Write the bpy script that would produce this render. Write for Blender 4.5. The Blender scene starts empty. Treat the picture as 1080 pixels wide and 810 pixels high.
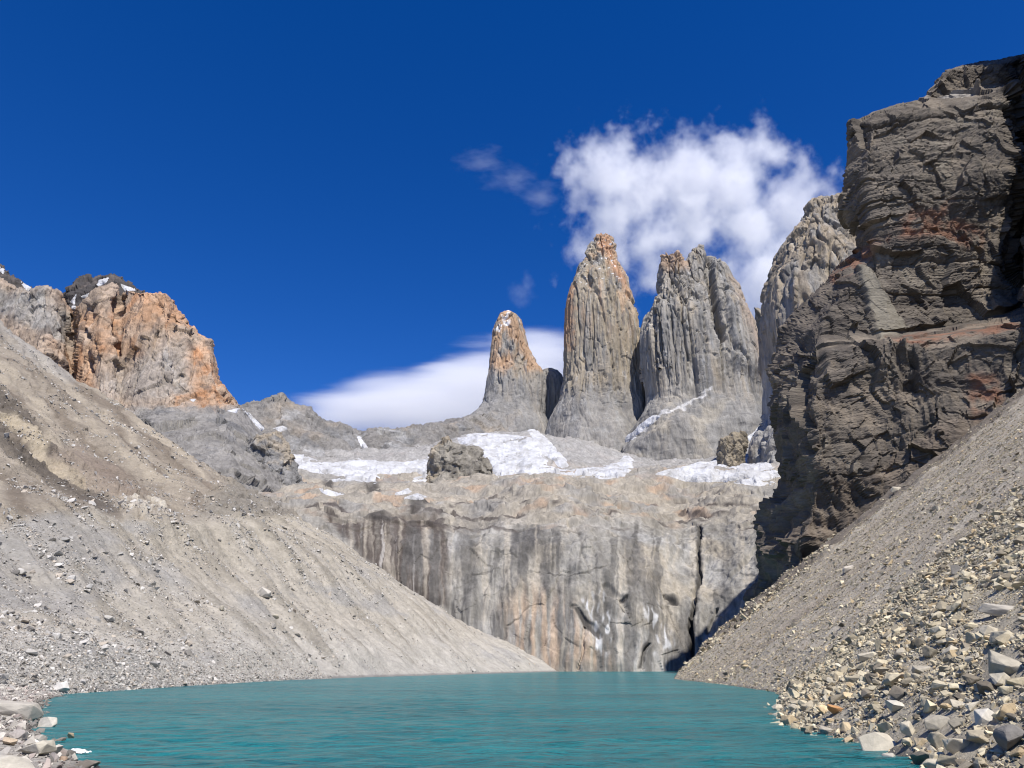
import bpy, bmesh, math, random
import numpy as np

R = math.radians
scene = bpy.context.scene
COL = scene.collection

# ------------------------------------------------------------------ camera
PITCH = R(20.7); FPX = 786.0; CX, CY = 540.0, 405.0; CAMZ = 5.0
cs, sn = math.cos(PITCH), math.sin(PITCH)
cam_d = bpy.data.cameras.new('camera')
cam_d.sensor_fit = 'HORIZONTAL'; cam_d.sensor_width = 36.0
cam_d.lens = FPX / 1080.0 * 36.0
cam_d.clip_start = 0.5; cam_d.clip_end = 60000
cam = bpy.data.objects.new('camera', cam_d); COL.objects.link(cam)
cam.location = (0, 0, CAMZ); cam.rotation_euler = (math.pi/2 + PITCH, 0, 0)
scene.camera = cam

# ------------------------------------------------------------------ sky, sun, exposure
SUN = np.array((0.24, -0.53, 0.79)); SUN = SUN/np.linalg.norm(SUN)
SUN_EL = math.asin(SUN[2]); SUN_AZ = math.atan2(SUN[0], SUN[1])      # clockwise from +Y
world = bpy.data.worlds.new('World'); scene.world = world; world.use_nodes = True
wn = world.node_tree.nodes; wl = world.node_tree.links; wn.clear()
sky = wn.new('ShaderNodeTexSky'); sky.sky_type = 'NISHITA'; sky.sun_disc = False
sky.sun_elevation = SUN_EL; sky.sun_rotation = SUN_AZ
sky.altitude = 2600; sky.air_density = 1.0; sky.dust_density = 0.4; sky.ozone_density = 3.0
hsv = wn.new('ShaderNodeHueSaturation'); hsv.inputs['Saturation'].default_value = 1.36; hsv.inputs['Hue'].default_value = 0.5165
bg = wn.new('ShaderNodeBackground'); bg.inputs['Strength'].default_value = 0.118
wo = wn.new('ShaderNodeOutputWorld')
wl.new(sky.outputs[0], hsv.inputs['Color']); wl.new(hsv.outputs[0], bg.inputs[0]); wl.new(bg.outputs[0], wo.inputs[0])
sd = bpy.data.lights.new('sun', 'SUN'); sd.energy = 5.0; sd.angle = R(0.5); sd.color = (1.0, 0.945, 0.86)
sun = bpy.data.objects.new('sun', sd); COL.objects.link(sun)
from mathutils import Vector
sun.rotation_euler = Vector(SUN).to_track_quat('Z', 'Y').to_euler()
vs = scene.view_settings
vs.view_transform = 'Standard'; vs.look = 'None'; vs.exposure = 0.38; vs.gamma = 1.0; vs.use_curve_mapping = False
scene.cycles.max_bounces = 6; scene.cycles.diffuse_bounces = 3; scene.cycles.volume_bounces = 4; scene.cycles.volume_step_rate = 0.5
scene.cycles.use_adaptive_sampling = False; scene.cycles.adaptive_threshold = 0.01
scene.cycles.use_denoising = True; scene.cycles.denoising_prefilter = 'ACCURATE'; scene.cycles.sample_clamp_direct = 3.0; scene.cycles.filter_width = 1.15

# ------------------------------------------------------------------ helpers: projection
def W(px, py, D):
    px = np.asarray(px, float); py = np.asarray(py, float); D = np.asarray(D, float)
    x = (px-CX)/FPX; v = (CY-py)/FPX; yd = cs - v*sn
    return np.stack([x*D/yd, D+0*yd, CAMZ + D*(sn+v*cs)/yd], -1)

def PXY(P):
    d = P - np.array((0, 0, CAMZ))
    zf = np.maximum(d[..., 1]*cs + d[..., 2]*sn, 1e-3)
    return CX + FPX*d[..., 0]/zf, CY - FPX*(-d[..., 1]*sn + d[..., 2]*cs)/zf

# ------------------------------------------------------------------ helpers: noise
_rng = np.random.RandomState(11)
_G = _rng.normal(size=(1024, 3)).astype(np.float32); _G /= np.linalg.norm(_G, axis=1)[:, None]
def _h(ix, iy, iz, seed):
    h = (ix*73856093) ^ (iy*19349663) ^ (iz*83492791) ^ (seed*2654435761 & 0x7fffffff)
    h = (h ^ (h >> 13))*1274126177 & 0x7fffffff
    return (h ^ (h >> 16))
def perlin(p, seed=0):
    p = np.asarray(p, np.float64)
    i = np.floor(p).astype(np.int64); f = (p-i).astype(np.float32)
    u = f*f*f*(f*(f*6-15)+10)
    out = 0
    for dx in (0, 1):
        wx = u[..., 0] if dx else 1-u[..., 0]
        for dy in (0, 1):
            wy = u[..., 1] if dy else 1-u[..., 1]
            for dz in (0, 1):
                wz = u[..., 2] if dz else 1-u[..., 2]
                g = _G[_h(i[..., 0]+dx, i[..., 1]+dy, i[..., 2]+dz, seed) & 1023]
                out = out + wx*wy*wz*(g[..., 0]*(f[..., 0]-dx)+g[..., 1]*(f[..., 1]-dy)+g[..., 2]*(f[..., 2]-dz))
    return out*1.6
def fbm(p, oct=4, seed=0, gain=0.5, lac=2.03):
    a, o, t = 1.0, 0, 0
    for k in range(oct):
        o = o + a*perlin(p, seed+k*17); t += a
        p = p*lac; a *= gain
    return o/t*1.5
def ridged(p, oct=4, seed=0, gain=0.5, lac=2.03):       # 1 on crests, 0 in between
    a, o, t = 1.0, 0, 0
    for k in range(oct):
        o = o + a*(1-np.minimum(np.abs(perlin(p, seed+k*17))*1.8, 1)); t += a
        p = p*lac; a *= gain
    return o/t
def worley(p, seed=0):                                   # F1, F2, cell value
    i = np.floor(p).astype(np.int64); f = p-i
    f1 = np.full(p.shape[:-1], 9.0); f2 = f1.copy(); cid = np.zeros(p.shape[:-1])
    for dx in (-1, 0, 1):
        for dy in (-1, 0, 1):
            for dz in (-1, 0, 1):
                h = _h(i[..., 0]+dx, i[..., 1]+dy, i[..., 2]+dz, seed)
                q0 = (h & 1023)/1023.0; q1 = ((h >> 10) & 1023)/1023.0; q2 = ((h >> 20) & 1023)/1023.0
                d = np.sqrt((dx+q0-f[..., 0])**2+(dy+q1-f[..., 1])**2+(dz+q2-f[..., 2])**2)
                m = d < f1
                f2 = np.where(m, f1, np.minimum(f2, d)); cid = np.where(m, ((h >> 5) & 1023)/1023.0, cid); f1 = np.where(m, d, f1)
    return f1, f2, cid
def facets(p, seed=0, tilt=0.9):                         # broken planes: each cell is a tilted flat facet
    i = np.floor(p).astype(np.int64); f = p-i
    f1 = np.full(p.shape[:-1], 9.0); val = np.zeros(p.shape[:-1])
    for dx in (-1, 0, 1):
        for dy in (-1, 0, 1):
            for dz in (-1, 0, 1):
                h = _h(i[..., 0]+dx, i[..., 1]+dy, i[..., 2]+dz, seed)
                r = np.stack([f[..., 0]-dx-(h & 1023)/1023.0, f[..., 1]-dy-((h >> 10) & 1023)/1023.0, f[..., 2]-dz-((h >> 20) & 1023)/1023.0], -1)
                d = (r*r).sum(-1); m = d < f1
                f1 = np.where(m, d, f1); gg = _G[(h >> 7) & 1023]
                val = np.where(m, ((h >> 5) & 1023)/1023.0-0.5+tilt*(r*gg).sum(-1), val)
    return val
def sstep(a, b, x):
    t = np.clip((x-a)/(b-a), 0, 1); return t*t*(3-2*t)
def poly_mask(px, py, poly, soft):                       # 1 inside a polygon, soft edge
    poly = np.asarray(poly, float); n = len(poly)
    dmin = np.full(px.shape, 1e9); inside = np.zeros(px.shape, bool)
    for a in range(n):
        x0, y0 = poly[a]; x1, y1 = poly[(a+1) % n]
        ex, ey = x1-x0, y1-y0; L = ex*ex+ey*ey+1e-9
        t = np.clip(((px-x0)*ex+(py-y0)*ey)/L, 0, 1)
        dmin = np.minimum(dmin, (px-x0-t*ex)**2+(py-y0-t*ey)**2)
        c = (y0 > py) != (y1 > py)
        inside ^= c & (px < ex*(py-y0)/(ey if abs(ey) > 1e-9 else 1e-9)+x0)
    d = np.sqrt(dmin); d = np.where(inside, d, -d)
    return sstep(-soft, soft, d)
def line_mask(px, py, pts, w):
    d = np.full(px.shape, 1e9)
    for (x0, y0), (x1, y1) in zip(pts[:-1], pts[1:]):
        ex, ey = x1-x0, y1-y0; L = ex*ex+ey*ey+1e-9
        t = np.clip(((px-x0)*ex+(py-y0)*ey)/L, 0, 1)
        d = np.minimum(d, (px-x0-t*ex)**2+(py-y0-t*ey)**2)
    return 1-sstep(0.4*w, w, np.sqrt(d))
def mixc(c, col, m):
    return c*(1-m[..., None]) + np.array(col)*m[..., None]

# ------------------------------------------------------------------ helpers: grids and meshes
def net(rows, target, per_row=True):
    """bilinear net of control points (rows x cols x 3) resampled to about target = (n across, n down)"""
    A = np.array(rows, float)
    def resample(A, n, axis):
        sx, sy = PXY(A)
        q = np.stack([np.clip(sx, -20, 1100), np.clip(sy, -20, 830)], -1)
        seg = np.linalg.norm(np.diff(q, axis=axis), axis=-1).mean(axis=1-axis)
        seg = np.maximum(seg, seg.max()*0.02); seg = seg/seg.sum()
        t = []
        for k, s in enumerate(seg):
            m = max(2, int(round(s*n))); t += list(k + np.arange(m)/m)
        t.append(len(seg)); t = np.array(t, float)
        i = np.minimum(t.astype(int), A.shape[axis]-2); f = t-i
        a, b = np.take(A, i, axis), np.take(A, i+1, axis)
        f = f[:, None, None] if axis == 0 else f[None, :, None]
        return a*(1-f)+b*f
    A = resample(A, target[0], 1)
    return resample(A, target[1], 0)
def smooth(A, it=4, keep=True):
    for _ in range(it):
        B = A.copy()
        B[1:-1] = (A[:-2]+2*A[1:-1]+A[2:])/4
        C = B.copy()
        C[:, 1:-1] = (B[:, :-2]+2*B[:, 1:-1]+B[:, 2:])/4
        A = C
    return A
def normals(A):
    du = np.gradient(A, axis=1); dv = np.gradient(A, axis=0)
    n = np.cross(du, dv); return n/np.maximum(np.linalg.norm(n, axis=-1), 1e-9)[..., None]
def facing(N, A):                                        # normals turned towards the camera / sky
    c = N[N.shape[0]//2, N.shape[1]//2]; v = np.array((0, 0, CAMZ))-A[N.shape[0]//2, N.shape[1]//2]
    return N if np.dot(c, v) > 0 else -N
def mesh_from(name, V, F, mat, albedo=None, smooth_shade=True, parent=None):
    me = bpy.data.meshes.new(name)
    V = np.asarray(V, np.float32).reshape(-1, 3); F = np.asarray(F, np.int32)
    k = F.shape[1]
    me.vertices.add(len(V)); me.vertices.foreach_set('co', V.ravel())
    me.loops.add(F.size); me.loops.foreach_set('vertex_index', F.ravel())
    me.polygons.add(len(F)); me.polygons.foreach_set('loop_start', np.arange(0, F.size, k, dtype=np.int32))
    me.polygons.foreach_set('use_smooth', np.full(len(F), smooth_shade))
    me.update(calc_edges=True)
    if albedo is not None:
        a = me.color_attributes.new('albedo', 'FLOAT_COLOR', 'POINT')
        c = np.ones((len(V), 4), np.float32); c[:, :3] = np.clip(np.asarray(albedo).reshape(-1, 3), 0.004, 0.9)
        a.data.foreach_set('color', c.ravel())
    me.materials.append(mat)
    o = bpy.data.objects.new(name, me); COL.objects.link(o)
    if parent: o.parent = parent
    return o
def grid_faces(nr, nc, off=0, keep=None):
    i = np.arange(nr*nc).reshape(nr, nc)
    F = np.stack([i[:-1, :-1], i[:-1, 1:], i[1:, 1:], i[1:, :-1]], -1).reshape(-1, 4)
    if keep is not None:
        k = (keep[:-1, :-1] | keep[:-1, 1:] | keep[1:, 1:] | keep[1:, :-1]).ravel(); F = F[k]
    return F + off
def tag(o, label=None, cat=None, group=None, kind=None):
    if label: o['label'] = label
    if cat: o['category'] = cat
    if group: o['group'] = group
    if kind: o['kind'] = kind
    return o

# ------------------------------------------------------------------ materials
def rock_mat(name, grain, stretch=(1, 1, 1), var=0.35, bump=1.0, bdist=None, rough=0.92, crack=0.0, coord_rot=0, obj_color=False, spec=0.2):
    """albedo attribute x procedural mottling; bump from noise. grain = size in metres of the coarse mottling"""
    m = bpy.data.materials.new(name); m.use_nodes = True
    nt = m.node_tree; n = nt.nodes; l = nt.links; n.clear()
    out = n.new('ShaderNodeOutputMaterial'); b = n.new('ShaderNodeBsdfPrincipled')
    b.inputs['Roughness'].default_value = rough; b.inputs['Specular IOR Level'].default_value = spec
    l.new(b.outputs[0], out.inputs[0])
    tc = n.new('ShaderNodeTexCoord'); mp = n.new('ShaderNodeMapping')
    mp.inputs['Scale'].default_value = tuple(s/grain for s in stretch)
    l.new(tc.outputs['Object'], mp.inputs[0])
    n1 = n.new('ShaderNodeTexNoise'); n1.inputs['Scale'].default_value = 1.0; n1.inputs['Detail'].default_value = 10; n1.inputs['Roughness'].default_value = 0.72
    l.new(mp.outputs[0], n1.inputs['Vector'])
    n2 = n.new('ShaderNodeTexNoise'); n2.inputs['Scale'].default_value = 5.3; n2.inputs['Detail'].default_value = 6; n2.inputs['Roughness'].default_value = 0.7
    l.new(mp.outputs[0], n2.inputs['Vector'])
    r1 = n.new('ShaderNodeMapRange'); r1.inputs[1].default_value = 0.3; r1.inputs[2].default_value = 0.7
    r1.inputs[3].default_value = 1-var; r1.inputs[4].default_value = 1+var
    l.new(n1.outputs[0], r1.inputs[0])
    r2 = n.new('ShaderNodeMapRange'); r2.inputs[1].default_value = 0.3; r2.inputs[2].default_value = 0.7
    r2.inputs[3].default_value = 1-var*0.8; r2.inputs[4].default_value = 1+var*0.8
    l.new(n2.outputs[0], r2.inputs[0])
    mul = n.new('ShaderNodeMath'); mul.operation = 'MULTIPLY'
    l.new(r1.outputs[0], mul.inputs[0]); l.new(r2.outputs[0], mul.inputs[1])
    if obj_color:
        src = n.new('ShaderNodeObjectInfo').outputs['Color']
    else:
        at = n.new('ShaderNodeAttribute'); at.attribute_name = 'albedo'; src = at.outputs['Color']
    vm = n.new('ShaderNodeVectorMath'); vm.operation = 'SCALE'
    l.new(src, vm.inputs[0]); l.new(mul.outputs[0], vm.inputs['Scale'])
    last = vm.outputs[0]
    h = n.new('ShaderNodeMath'); h.operation = 'MULTIPLY_ADD'; h.inputs[1].default_value = 0.45
    l.new(n2.outputs[0], h.inputs[0]); l.new(n1.outputs[0], h.inputs[2])
    hh = h.outputs[0]
    if crack > 0:
        vo = n.new('ShaderNodeTexVoronoi'); vo.feature = 'DISTANCE_TO_EDGE'; vo.inputs['Scale'].default_value = 1.7
        wv = n.new('ShaderNodeVectorMath'); wv.operation = 'MULTIPLY_ADD'; wv.inputs[1].default_value = (0.5, 0.5, 0.5)
        l.new(n1.outputs['Color'], wv.inputs[0]); l.new(mp.outputs[0], wv.inputs[2]); l.new(wv.outputs[0], vo.inputs['Vector'])
        rc = n.new('ShaderNodeMapRange'); rc.inputs[1].default_value = 0.0; rc.inputs[2].default_value = 0.07; rc.inputs[3].default_value = -crack; rc.inputs[4].default_value = 0
        l.new(vo.outputs[0], rc.inputs[0])
        ad = n.new('ShaderNodeMath'); ad.operation = 'ADD'; l.new(hh, ad.inputs[0]); l.new(rc.outputs[0], ad.inputs[1]); hh = ad.outputs[0]
    bp = n.new('ShaderNodeBump'); bp.inputs['Strength'].default_value = bump; bp.inputs['Distance'].default_value = bdist or grain*0.6
    l.new(hh, bp.inputs['Height']); l.new(bp.outputs[0], b.inputs['Normal'])
    l.new(last, b.inputs['Base Color'])
    return m

M_TOWER = rock_mat('granite', 46, (1, 1, 0.18), 0.30, 0.6, 13, crack=0.12)
M_RIDGE = rock_mat('grey_ridge_rock', 45, (1, 1, 0.6), 0.38, 0.7, 16, crack=0.1)
M_HEAD = rock_mat('slab_rock', 22, (1, 1, 0.07), 0.36, 0.45, 5)
M_MASSIF = rock_mat('orange_granite', 36, (1, 1, 0.35), 0.36, 0.7, 14, crack=0.14)
M_CLIFF = rock_mat('dark_layered_rock', 9, (0.6, 0.6, 2.0), 0.26, 0.55, 2.2, crack=0.12)
M_SCREE_L = rock_mat('grey_scree', 6, (1, 1, 1), 0.24, 0.9, 2.2)
M_SCREE_R = rock_mat('brown_scree', 2.2, (1, 1, 1), 0.30, 0.9, 0.7)
M_STONE = rock_mat('loose_stone', 0.9, (1, 1, 1), 0.14, 0.35, 0.12)
M_BOULDER = rock_mat('boulder_rock', 0.8, (1, 1, 1), 0.17, 0.6, 0.12, crack=0.05, obj_color=True)

def snow_mat():
    m = bpy.data.materials.new('snow'); m.use_nodes = True
    nt = m.node_tree; n = nt.nodes; l = nt.links
    b = n['Principled BSDF']; b.inputs['Roughness'].default_value = 0.7; b.inputs['Specular IOR Level'].default_value = 0.2
    tc = n.new('ShaderNodeTexCoord'); nz = n.new('ShaderNodeTexNoise'); nz.inputs['Scale'].default_value = 0.035; nz.inputs['Detail'].default_value = 10; nz.inputs['Roughness'].default_value = 0.65
    l.new(tc.outputs['Object'], nz.inputs['Vector'])
    cr = n.new('ShaderNodeValToRGB')
    cr.color_ramp.elements[0].position = 0.33; cr.color_ramp.elements[0].color = (0.33, 0.325, 0.32, 1)
    cr.color_ramp.elements[1].position = 0.58; cr.color_ramp.elements[1].color = (0.55, 0.56, 0.59, 1)
    l.new(nz.outputs[0], cr.inputs[0]); l.new(cr.outputs[0], b.inputs['Base Color'])
    bp = n.new('ShaderNodeBump'); bp.inputs['Strength'].default_value = 0.8; bp.inputs['Distance'].default_value = 14
    l.new(nz.outputs[0], bp.inputs['Height']); l.new(bp.outputs[0], b.inputs['Normal'])
    return m
M_SNOW = snow_mat()

def water_mat():
    m = bpy.data.materials.new('glacial_water'); m.use_nodes = True
    nt = m.node_tree; n = nt.nodes; l = nt.links
    b = n['Principled BSDF']; b.inputs['Roughness'].default_value = 0.2; b.inputs['IOR'].default_value = 1.33
    b.inputs['Specular IOR Level'].default_value = 0.25
    tc = n.new('ShaderNodeTexCoord')
    mp = n.new('ShaderNodeMapping'); mp.inputs['Scale'].default_value = (0.34, 1.0, 1.0); mp.inputs['Rotation'].default_value = (0, 0, R(14))
    l.new(tc.outputs['Object'], mp.inputs[0])
    big = n.new('ShaderNodeTexNoise'); big.inputs['Scale'].default_value = 0.05; big.inputs['Detail'].default_value = 5
    l.new(mp.outputs[0], big.inputs['Vector'])
    med = n.new('ShaderNodeTexNoise'); med.inputs['Scale'].default_value = 0.42; med.inputs['Detail'].default_value = 7; med.inputs['Roughness'].default_value = 0.62
    l.new(mp.outputs[0], med.inputs['Vector'])
    cr = n.new('ShaderNodeValToRGB')
    cr.color_ramp.elements[0].position = 0.3; cr.color_ramp.elements[0].color = (0.004, 0.104, 0.124, 1)
    cr.color_ramp.elements[1].position = 0.62; cr.color_ramp.elements[1].color = (0.012, 0.165, 0.184, 1)
    l.new(big.outputs[0], cr.inputs[0]); l.new(cr.outputs[0], b.inputs['Base Color'])
    bp = n.new('ShaderNodeBump'); bp.inputs['Strength'].default_value = 1.0; bp.inputs['Distance'].default_value = 2.4
    l.new(med.outputs[0], bp.inputs['Height']); l.new(bp.outputs[0], b.inputs['Normal'])
    return m
M_WATER = water_mat()

# ================================================================== the setting
# ground sheet to the horizon and the lake
g = 26000.0
n_ = 40
gx, gy = np.meshgrid(np.linspace(-g, g, n_), np.linspace(-g, g, n_))
GP = np.stack([gx, gy, np.full_like(gx, -6.0)], -1)
ground = tag(mesh_from('ground', GP, grid_faces(n_, n_), M_SCREE_L, np.full((n_*n_, 3), 0.25)), kind='structure')

xs = np.linspace(-140, 160, 301); ys = 12 + 800*np.linspace(0, 1, 900)**2
gx, gy = np.meshgrid(xs, ys)
amp = 0.24*np.clip(60/(gy+1), 0.25, 1)
wv = np.stack([gx*0.22+gy*0.06, gy*0.45, gx*0], -1)
LP = np.stack([gx, gy, amp*fbm(wv, 4, 3)*1.1], -1)
lake = tag(mesh_from('lake_water', LP, grid_faces(900, 301), M_WATER), kind='structure')

# ---------------- headwall: slabs above the lake, bench, glacier bowl
def headwall():
    px = [200, 290, 350, 400, 450, 500, 560, 620, 680, 725, 760, 800, 850, 930]
    k = len(px); ones = np.ones(k)
    def row(dx, py, D): return W(np.array(px)+dx, np.array(py)*ones, np.array(D)*ones)
    base_D = np.array([690, 700, 710, 720, 725, 722, 712, 705, 712, 728, 718, 690, 660, 640.])
    rt = np.array([0, 0, 0, 0, 0, .25, .55, .75, .9, 1, 1, 1.1, 1.2, 1.2])
    rows = [row(0, 716, base_D+4),
            row(0, 700, base_D+8),
            row(0, [640, 636, 634, 630, 630, 632, 634, 636, 636, 638, 634, 632, 630, 630], base_D+22+14*rt),
            row(0, [575, 572, 572, 575, 580, 578, 574, 576, 578, 580, 578, 572, 566, 560], base_D+45+55*rt),
            row(0, [552, 548, 542, 537, 546, 556, 544, 540, 553, 560, 549, 538, 530, 525], base_D+85+90*rt),
            row(0, [538, 532, 524, 519, 530, 541, 526, 520, 533, 541, 529, 516, 508, 503], base_D+190+70*rt),
            row(0, [520, 516, 513, 513, 514, 512, 508, 506, 504, 503, 504, 504, 500, 495], base_D+380),
            row(0, [505, 500, 497, 500, 503, 500, 496, 497, 496, 494, 494, 494, 490, 480], 1330),
            row(0, [490, 486, 484, 487, 486, 480, 478, 486, 492, 492, 489, 484, 480, 472], 1560),
            row(0, [486, 480, 478, 482, 476, 464, 462, 474, 489, 490, 485, 476, 470, 460], 1820),
            row(0, [480, 474, 472, 476, 470, 457, 455, 466, 486, 488, 482, 470, 460, 450], 2100), row(0, [480, 474, 472, 476, 470, 460, 458, 466, 486, 488, 482, 470, 460, 450], 2600)]
    A = net(rows, (680, 620)); A = smooth(A, 10)
    N = facing(normals(A), A)
    px_, py_ = PXY(A)
    steep = sstep(545, 575, py_)
    P = A
    d = 9*fbm(P/np.array((90, 90, 160)), 4, 5) + 13*(1-steep)*fbm(P/np.array((170, 170, 90)), 3, 6) + steep*5*(ridged(P/np.array((34, 34, 260)), 3, 9)-0.5)
    d += steep*2.2*fbm(P/np.array((9, 9, 60)), 3, 21) + (1-steep)*5.0*fbm(P/np.array((40, 40, 14)), 4, 33)
    d += (0.35+0.8*(1-steep))*fbm(P/6.0, 3, 41) + (1.5+2.0*(1-steep))*facets(P/np.array((16, 16, 60-44*0)), 42)
    # overlapping slabs: terraces on the bench
    st = (P[..., 2]+14*fbm(P/120.0, 3, 55))/16.0
    d += (1-steep)*3.4*(sstep(0.3, 0.75, st-np.floor(st)))
    wx = px_+4*fbm(P/30.0, 3, 61); wy = py_+3*fbm(P/30.0, 3, 62)
    # deep cracks
    for pts, w_, dep in (([(739, 560), (738, 600), (732, 640), (728, 690)], 2.0, -8), ([(640, 618), (652, 630), (658, 645)], 5, -3), ([(606, 640), (622, 660), (630, 672)], 5, -3),
                         ([(704, 625), (718, 637)], 2, -5), ([(652, 630), (660, 632)], 2, -4), ([(684, 680), (678, 706)], 2.0, -5), ([(616, 660), (610, 705)], 1.7, -4),
                         ([(730, 655), (728, 705)], 3.0, -8), ([(755, 640), (745, 665)], 2.5, -5), ([(770, 610), (800, 575)], 2, -4)):
        d += dep*line_mask(wx, wy, pts, w_)
    A = A + N*d[..., None]
    # colours
    c = np.ones(A.shape)*np.array((0.242, 0.232, 0.213))
    t = fbm(P/np.array((60, 60, 120)), 4, 71)
    c = mixc(c, (0.295, 0.265, 0.220), sstep(0.0, 0.5, t)*0.85); c = mixc(c, (0.30, 0.295, 0.285), sstep(0.0, 0.6, fbm(P/80.0, 4, 72)))
    bench = sstep(566, 540, wy)
    c = mixc(c, (0.275, 0.247, 0.205), bench*0.8)
    c = mixc(c, (0.36, 0.245, 0.165), bench*sstep(0.15, 0.5, fbm(P/np.array((60, 60, 25)), 4, 73))*0.55)
    c = mixc(c, (0.225, 0.22, 0.212), bench*sstep(0.05, 0.5, fbm(P/np.array((70, 70, 20)), 4, 74))*0.7)
    c = mixc(c, (0.27, 0.265, 0.26), sstep(505, 490, wy)*0.85)
    # dark wet stains running down the wall
    wx2 = px_+2.5*fbm(P/np.array((12, 12, 40)), 3, 81)
    sf = perlin(np.stack([wx2/7.0, wy/90.0, wx2*0], -1), 5)+0.6*perlin(np.stack([wx2/3.0, wy/60.0, wx2*0], -1), 6)
    wall = sstep(536, 548, wy)
    dk = np.zeros(px_.shape)
    for poly in ([(365, 548), (415, 536), (462, 540), (474, 575), (472, 640), (440, 640), (405, 612), (380, 585), (355, 560)],
                 [(345, 540), (372, 545), (392, 585), (376, 582), (350, 556)]):
        dk = np.maximum(dk, poly_mask(wx, wy, poly, 5)*0.95)
    c = mixc(c, (0.075, 0.062, 0.055), dk*(0.55+0.45*sstep(-0.5, 0.1, sf)))
    c = mixc(c, (0.36, 0.34, 0.32), dk*sstep(0.42, 0.62, sf)*0.8)
    for poly, a in (([(540, 552), (570, 548), (574, 566), (556, 590), (538, 640), (533, 690), (524, 640), (530, 600)], .85),
                    ([(556, 560), (570, 552), (577, 600), (576, 690), (568, 690), (570, 620)], .6), ([(584, 555), (597, 580), (590, 600), (598, 700), (586, 705), (584, 640)], .9),
                    ([(652, 560), (672, 556), (690, 610), (700, 680), (690, 680), (672, 620), (664, 650), (660, 600)], .6),
                    ([(630, 570), (640, 600), (644, 660), (634, 640), (626, 600)], .5), ([(480, 545), (500, 540), (520, 545), (505, 575), (492, 640), (486, 600)], .45),
                    ([(765, 548), (790, 545), (785, 600), (760, 660), (745, 690), (752, 640)], .45)):
        c = mixc(c, (0.085, 0.082, 0.082), poly_mask(wx2, wy, poly, 6)*sstep(-0.8, 0.0, sf)*a)
    sg = perlin(np.stack([wx2/11.0, wy/130.0, wx2*0], -1), 15)+0.55*perlin(np.stack([wx2/4.0, wy/80.0, wx2*0], -1), 16)+0.35*perlin(np.stack([wx2/1.8, wy/50.0, wx2*0], -1), 17)
    c = mixc(c, (0.100, 0.096, 0.092), wall*sstep(0.0, 0.5, sg+0.6*fbm(P/np.array((110, 110, 150)), 3, 92))*sstep(545, 575, wy+14*fbm(P/30., 3, 93))*0.75)
    c = mixc(c, (0.40, 0.36, 0.30), wall*sstep(0.2, 0.7, -sg)*0.5)
    c = mixc(c, (0.36, 0.265, 0.19), poly_mask(wx, wy, [(535, 640), (560, 620), (600, 640), (640, 700), (560, 712), (540, 690)], 16)*sstep(-.4, .3, -sf)*0.7)
    c = mixc(c, (0.52, 0.53, 0.55), np.maximum(poly_mask(wx2, wy, [(612, 630), (636, 622), (648, 660), (640, 690), (624, 690), (618, 655)], 5), poly_mask(wx2, wy, [(676, 640), (690, 630), (712, 680), (690, 690)], 5))*sstep(0.0, 0.45, perlin(np.stack([wx2/4.0, wy/14., wx2*0], -1), 8))*0.8)
    for pts in ([(500, 548), (560, 556), (620, 566), (690, 572), (742, 570)], [(520, 548), (500, 580), (484, 640), (478, 690)], [(690, 600), (706, 640), (722, 690)], [(556, 556), (540, 600), (530, 640)], [(610, 560), (618, 600), (640, 640), (650, 690)], [(640, 560), (660, 600), (700, 640)],
                [(740, 560), (760, 590), (800, 600)], [(745, 560), (770, 540), (805, 530)], [(560, 600), (600, 606), (640, 600)], [(470, 600), (500, 606), (530, 600)], [(660, 690), (672, 665), (690, 655)], [(530, 690), (536, 660), (560, 640)]):
        lm = line_mask(px_+5*fbm(P/26., 3, 86), py_+5*fbm(P/26., 3, 87), pts, 1.0)*sstep(-0.35, 0.3, fbm(P/np.array((40, 40, 40)), 3, 85))
        d_ = -1.2*lm; A = A+N*d_[..., None]; c = mixc(c, (0.07, 0.066, 0.062), lm*0.5)
    for q in ([(604, 638), (611, 640), (632, 668), (634, 676), (624, 668), (614, 658)], [(702, 622), (712, 628), (720, 640), (708, 634)], [(650, 628), (662, 630), (662, 634), (650, 633)], [(651, 638), (660, 646), (666, 650), (656, 648)], [(736, 556), (741, 556), (740, 600), (735, 640), (730, 690), (724, 700), (726, 660), (733, 620)], [(678, 680), (684, 676), (676, 706), (672, 706)]):
        c = mixc(c, (0.055, 0.052, 0.05), poly_mask(px_+1.5*fbm(P/10., 3, 88), wy, q, 1.6)*0.9)  # shade inside the scoops and the chimney crack, painted near-black
    # dark ledges along the bench edge
    c = mixc(c, (0.07, 0.06, 0.056), sstep(0.25, 0.5, fbm(P/np.array((50, 50, 9)), 4, 91))*sstep(566, 552, wy)*sstep(524, 534, wy)*0.85)
    c = mixc(c, (0.06, 0.055, 0.052), np.maximum.reduce([poly_mask(wx, wy, q, 3) for q in ([(380, 540), (405, 534), (424, 541), (400, 546)], [(430, 528), (450, 526), (456, 534), (434, 536)], [(385, 514), (398, 512), (402, 520), (388, 524)], [(340, 504), (350, 510), (352, 520), (343, 518)])])*0.9)
    o = tag(mesh_from('headwall_rock', A, grid_faces(*A.shape[:2]), M_HEAD, c), kind='structure')
    return A, N, P
HEAD_A, HEAD_N, HEAD_P = headwall()

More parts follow.
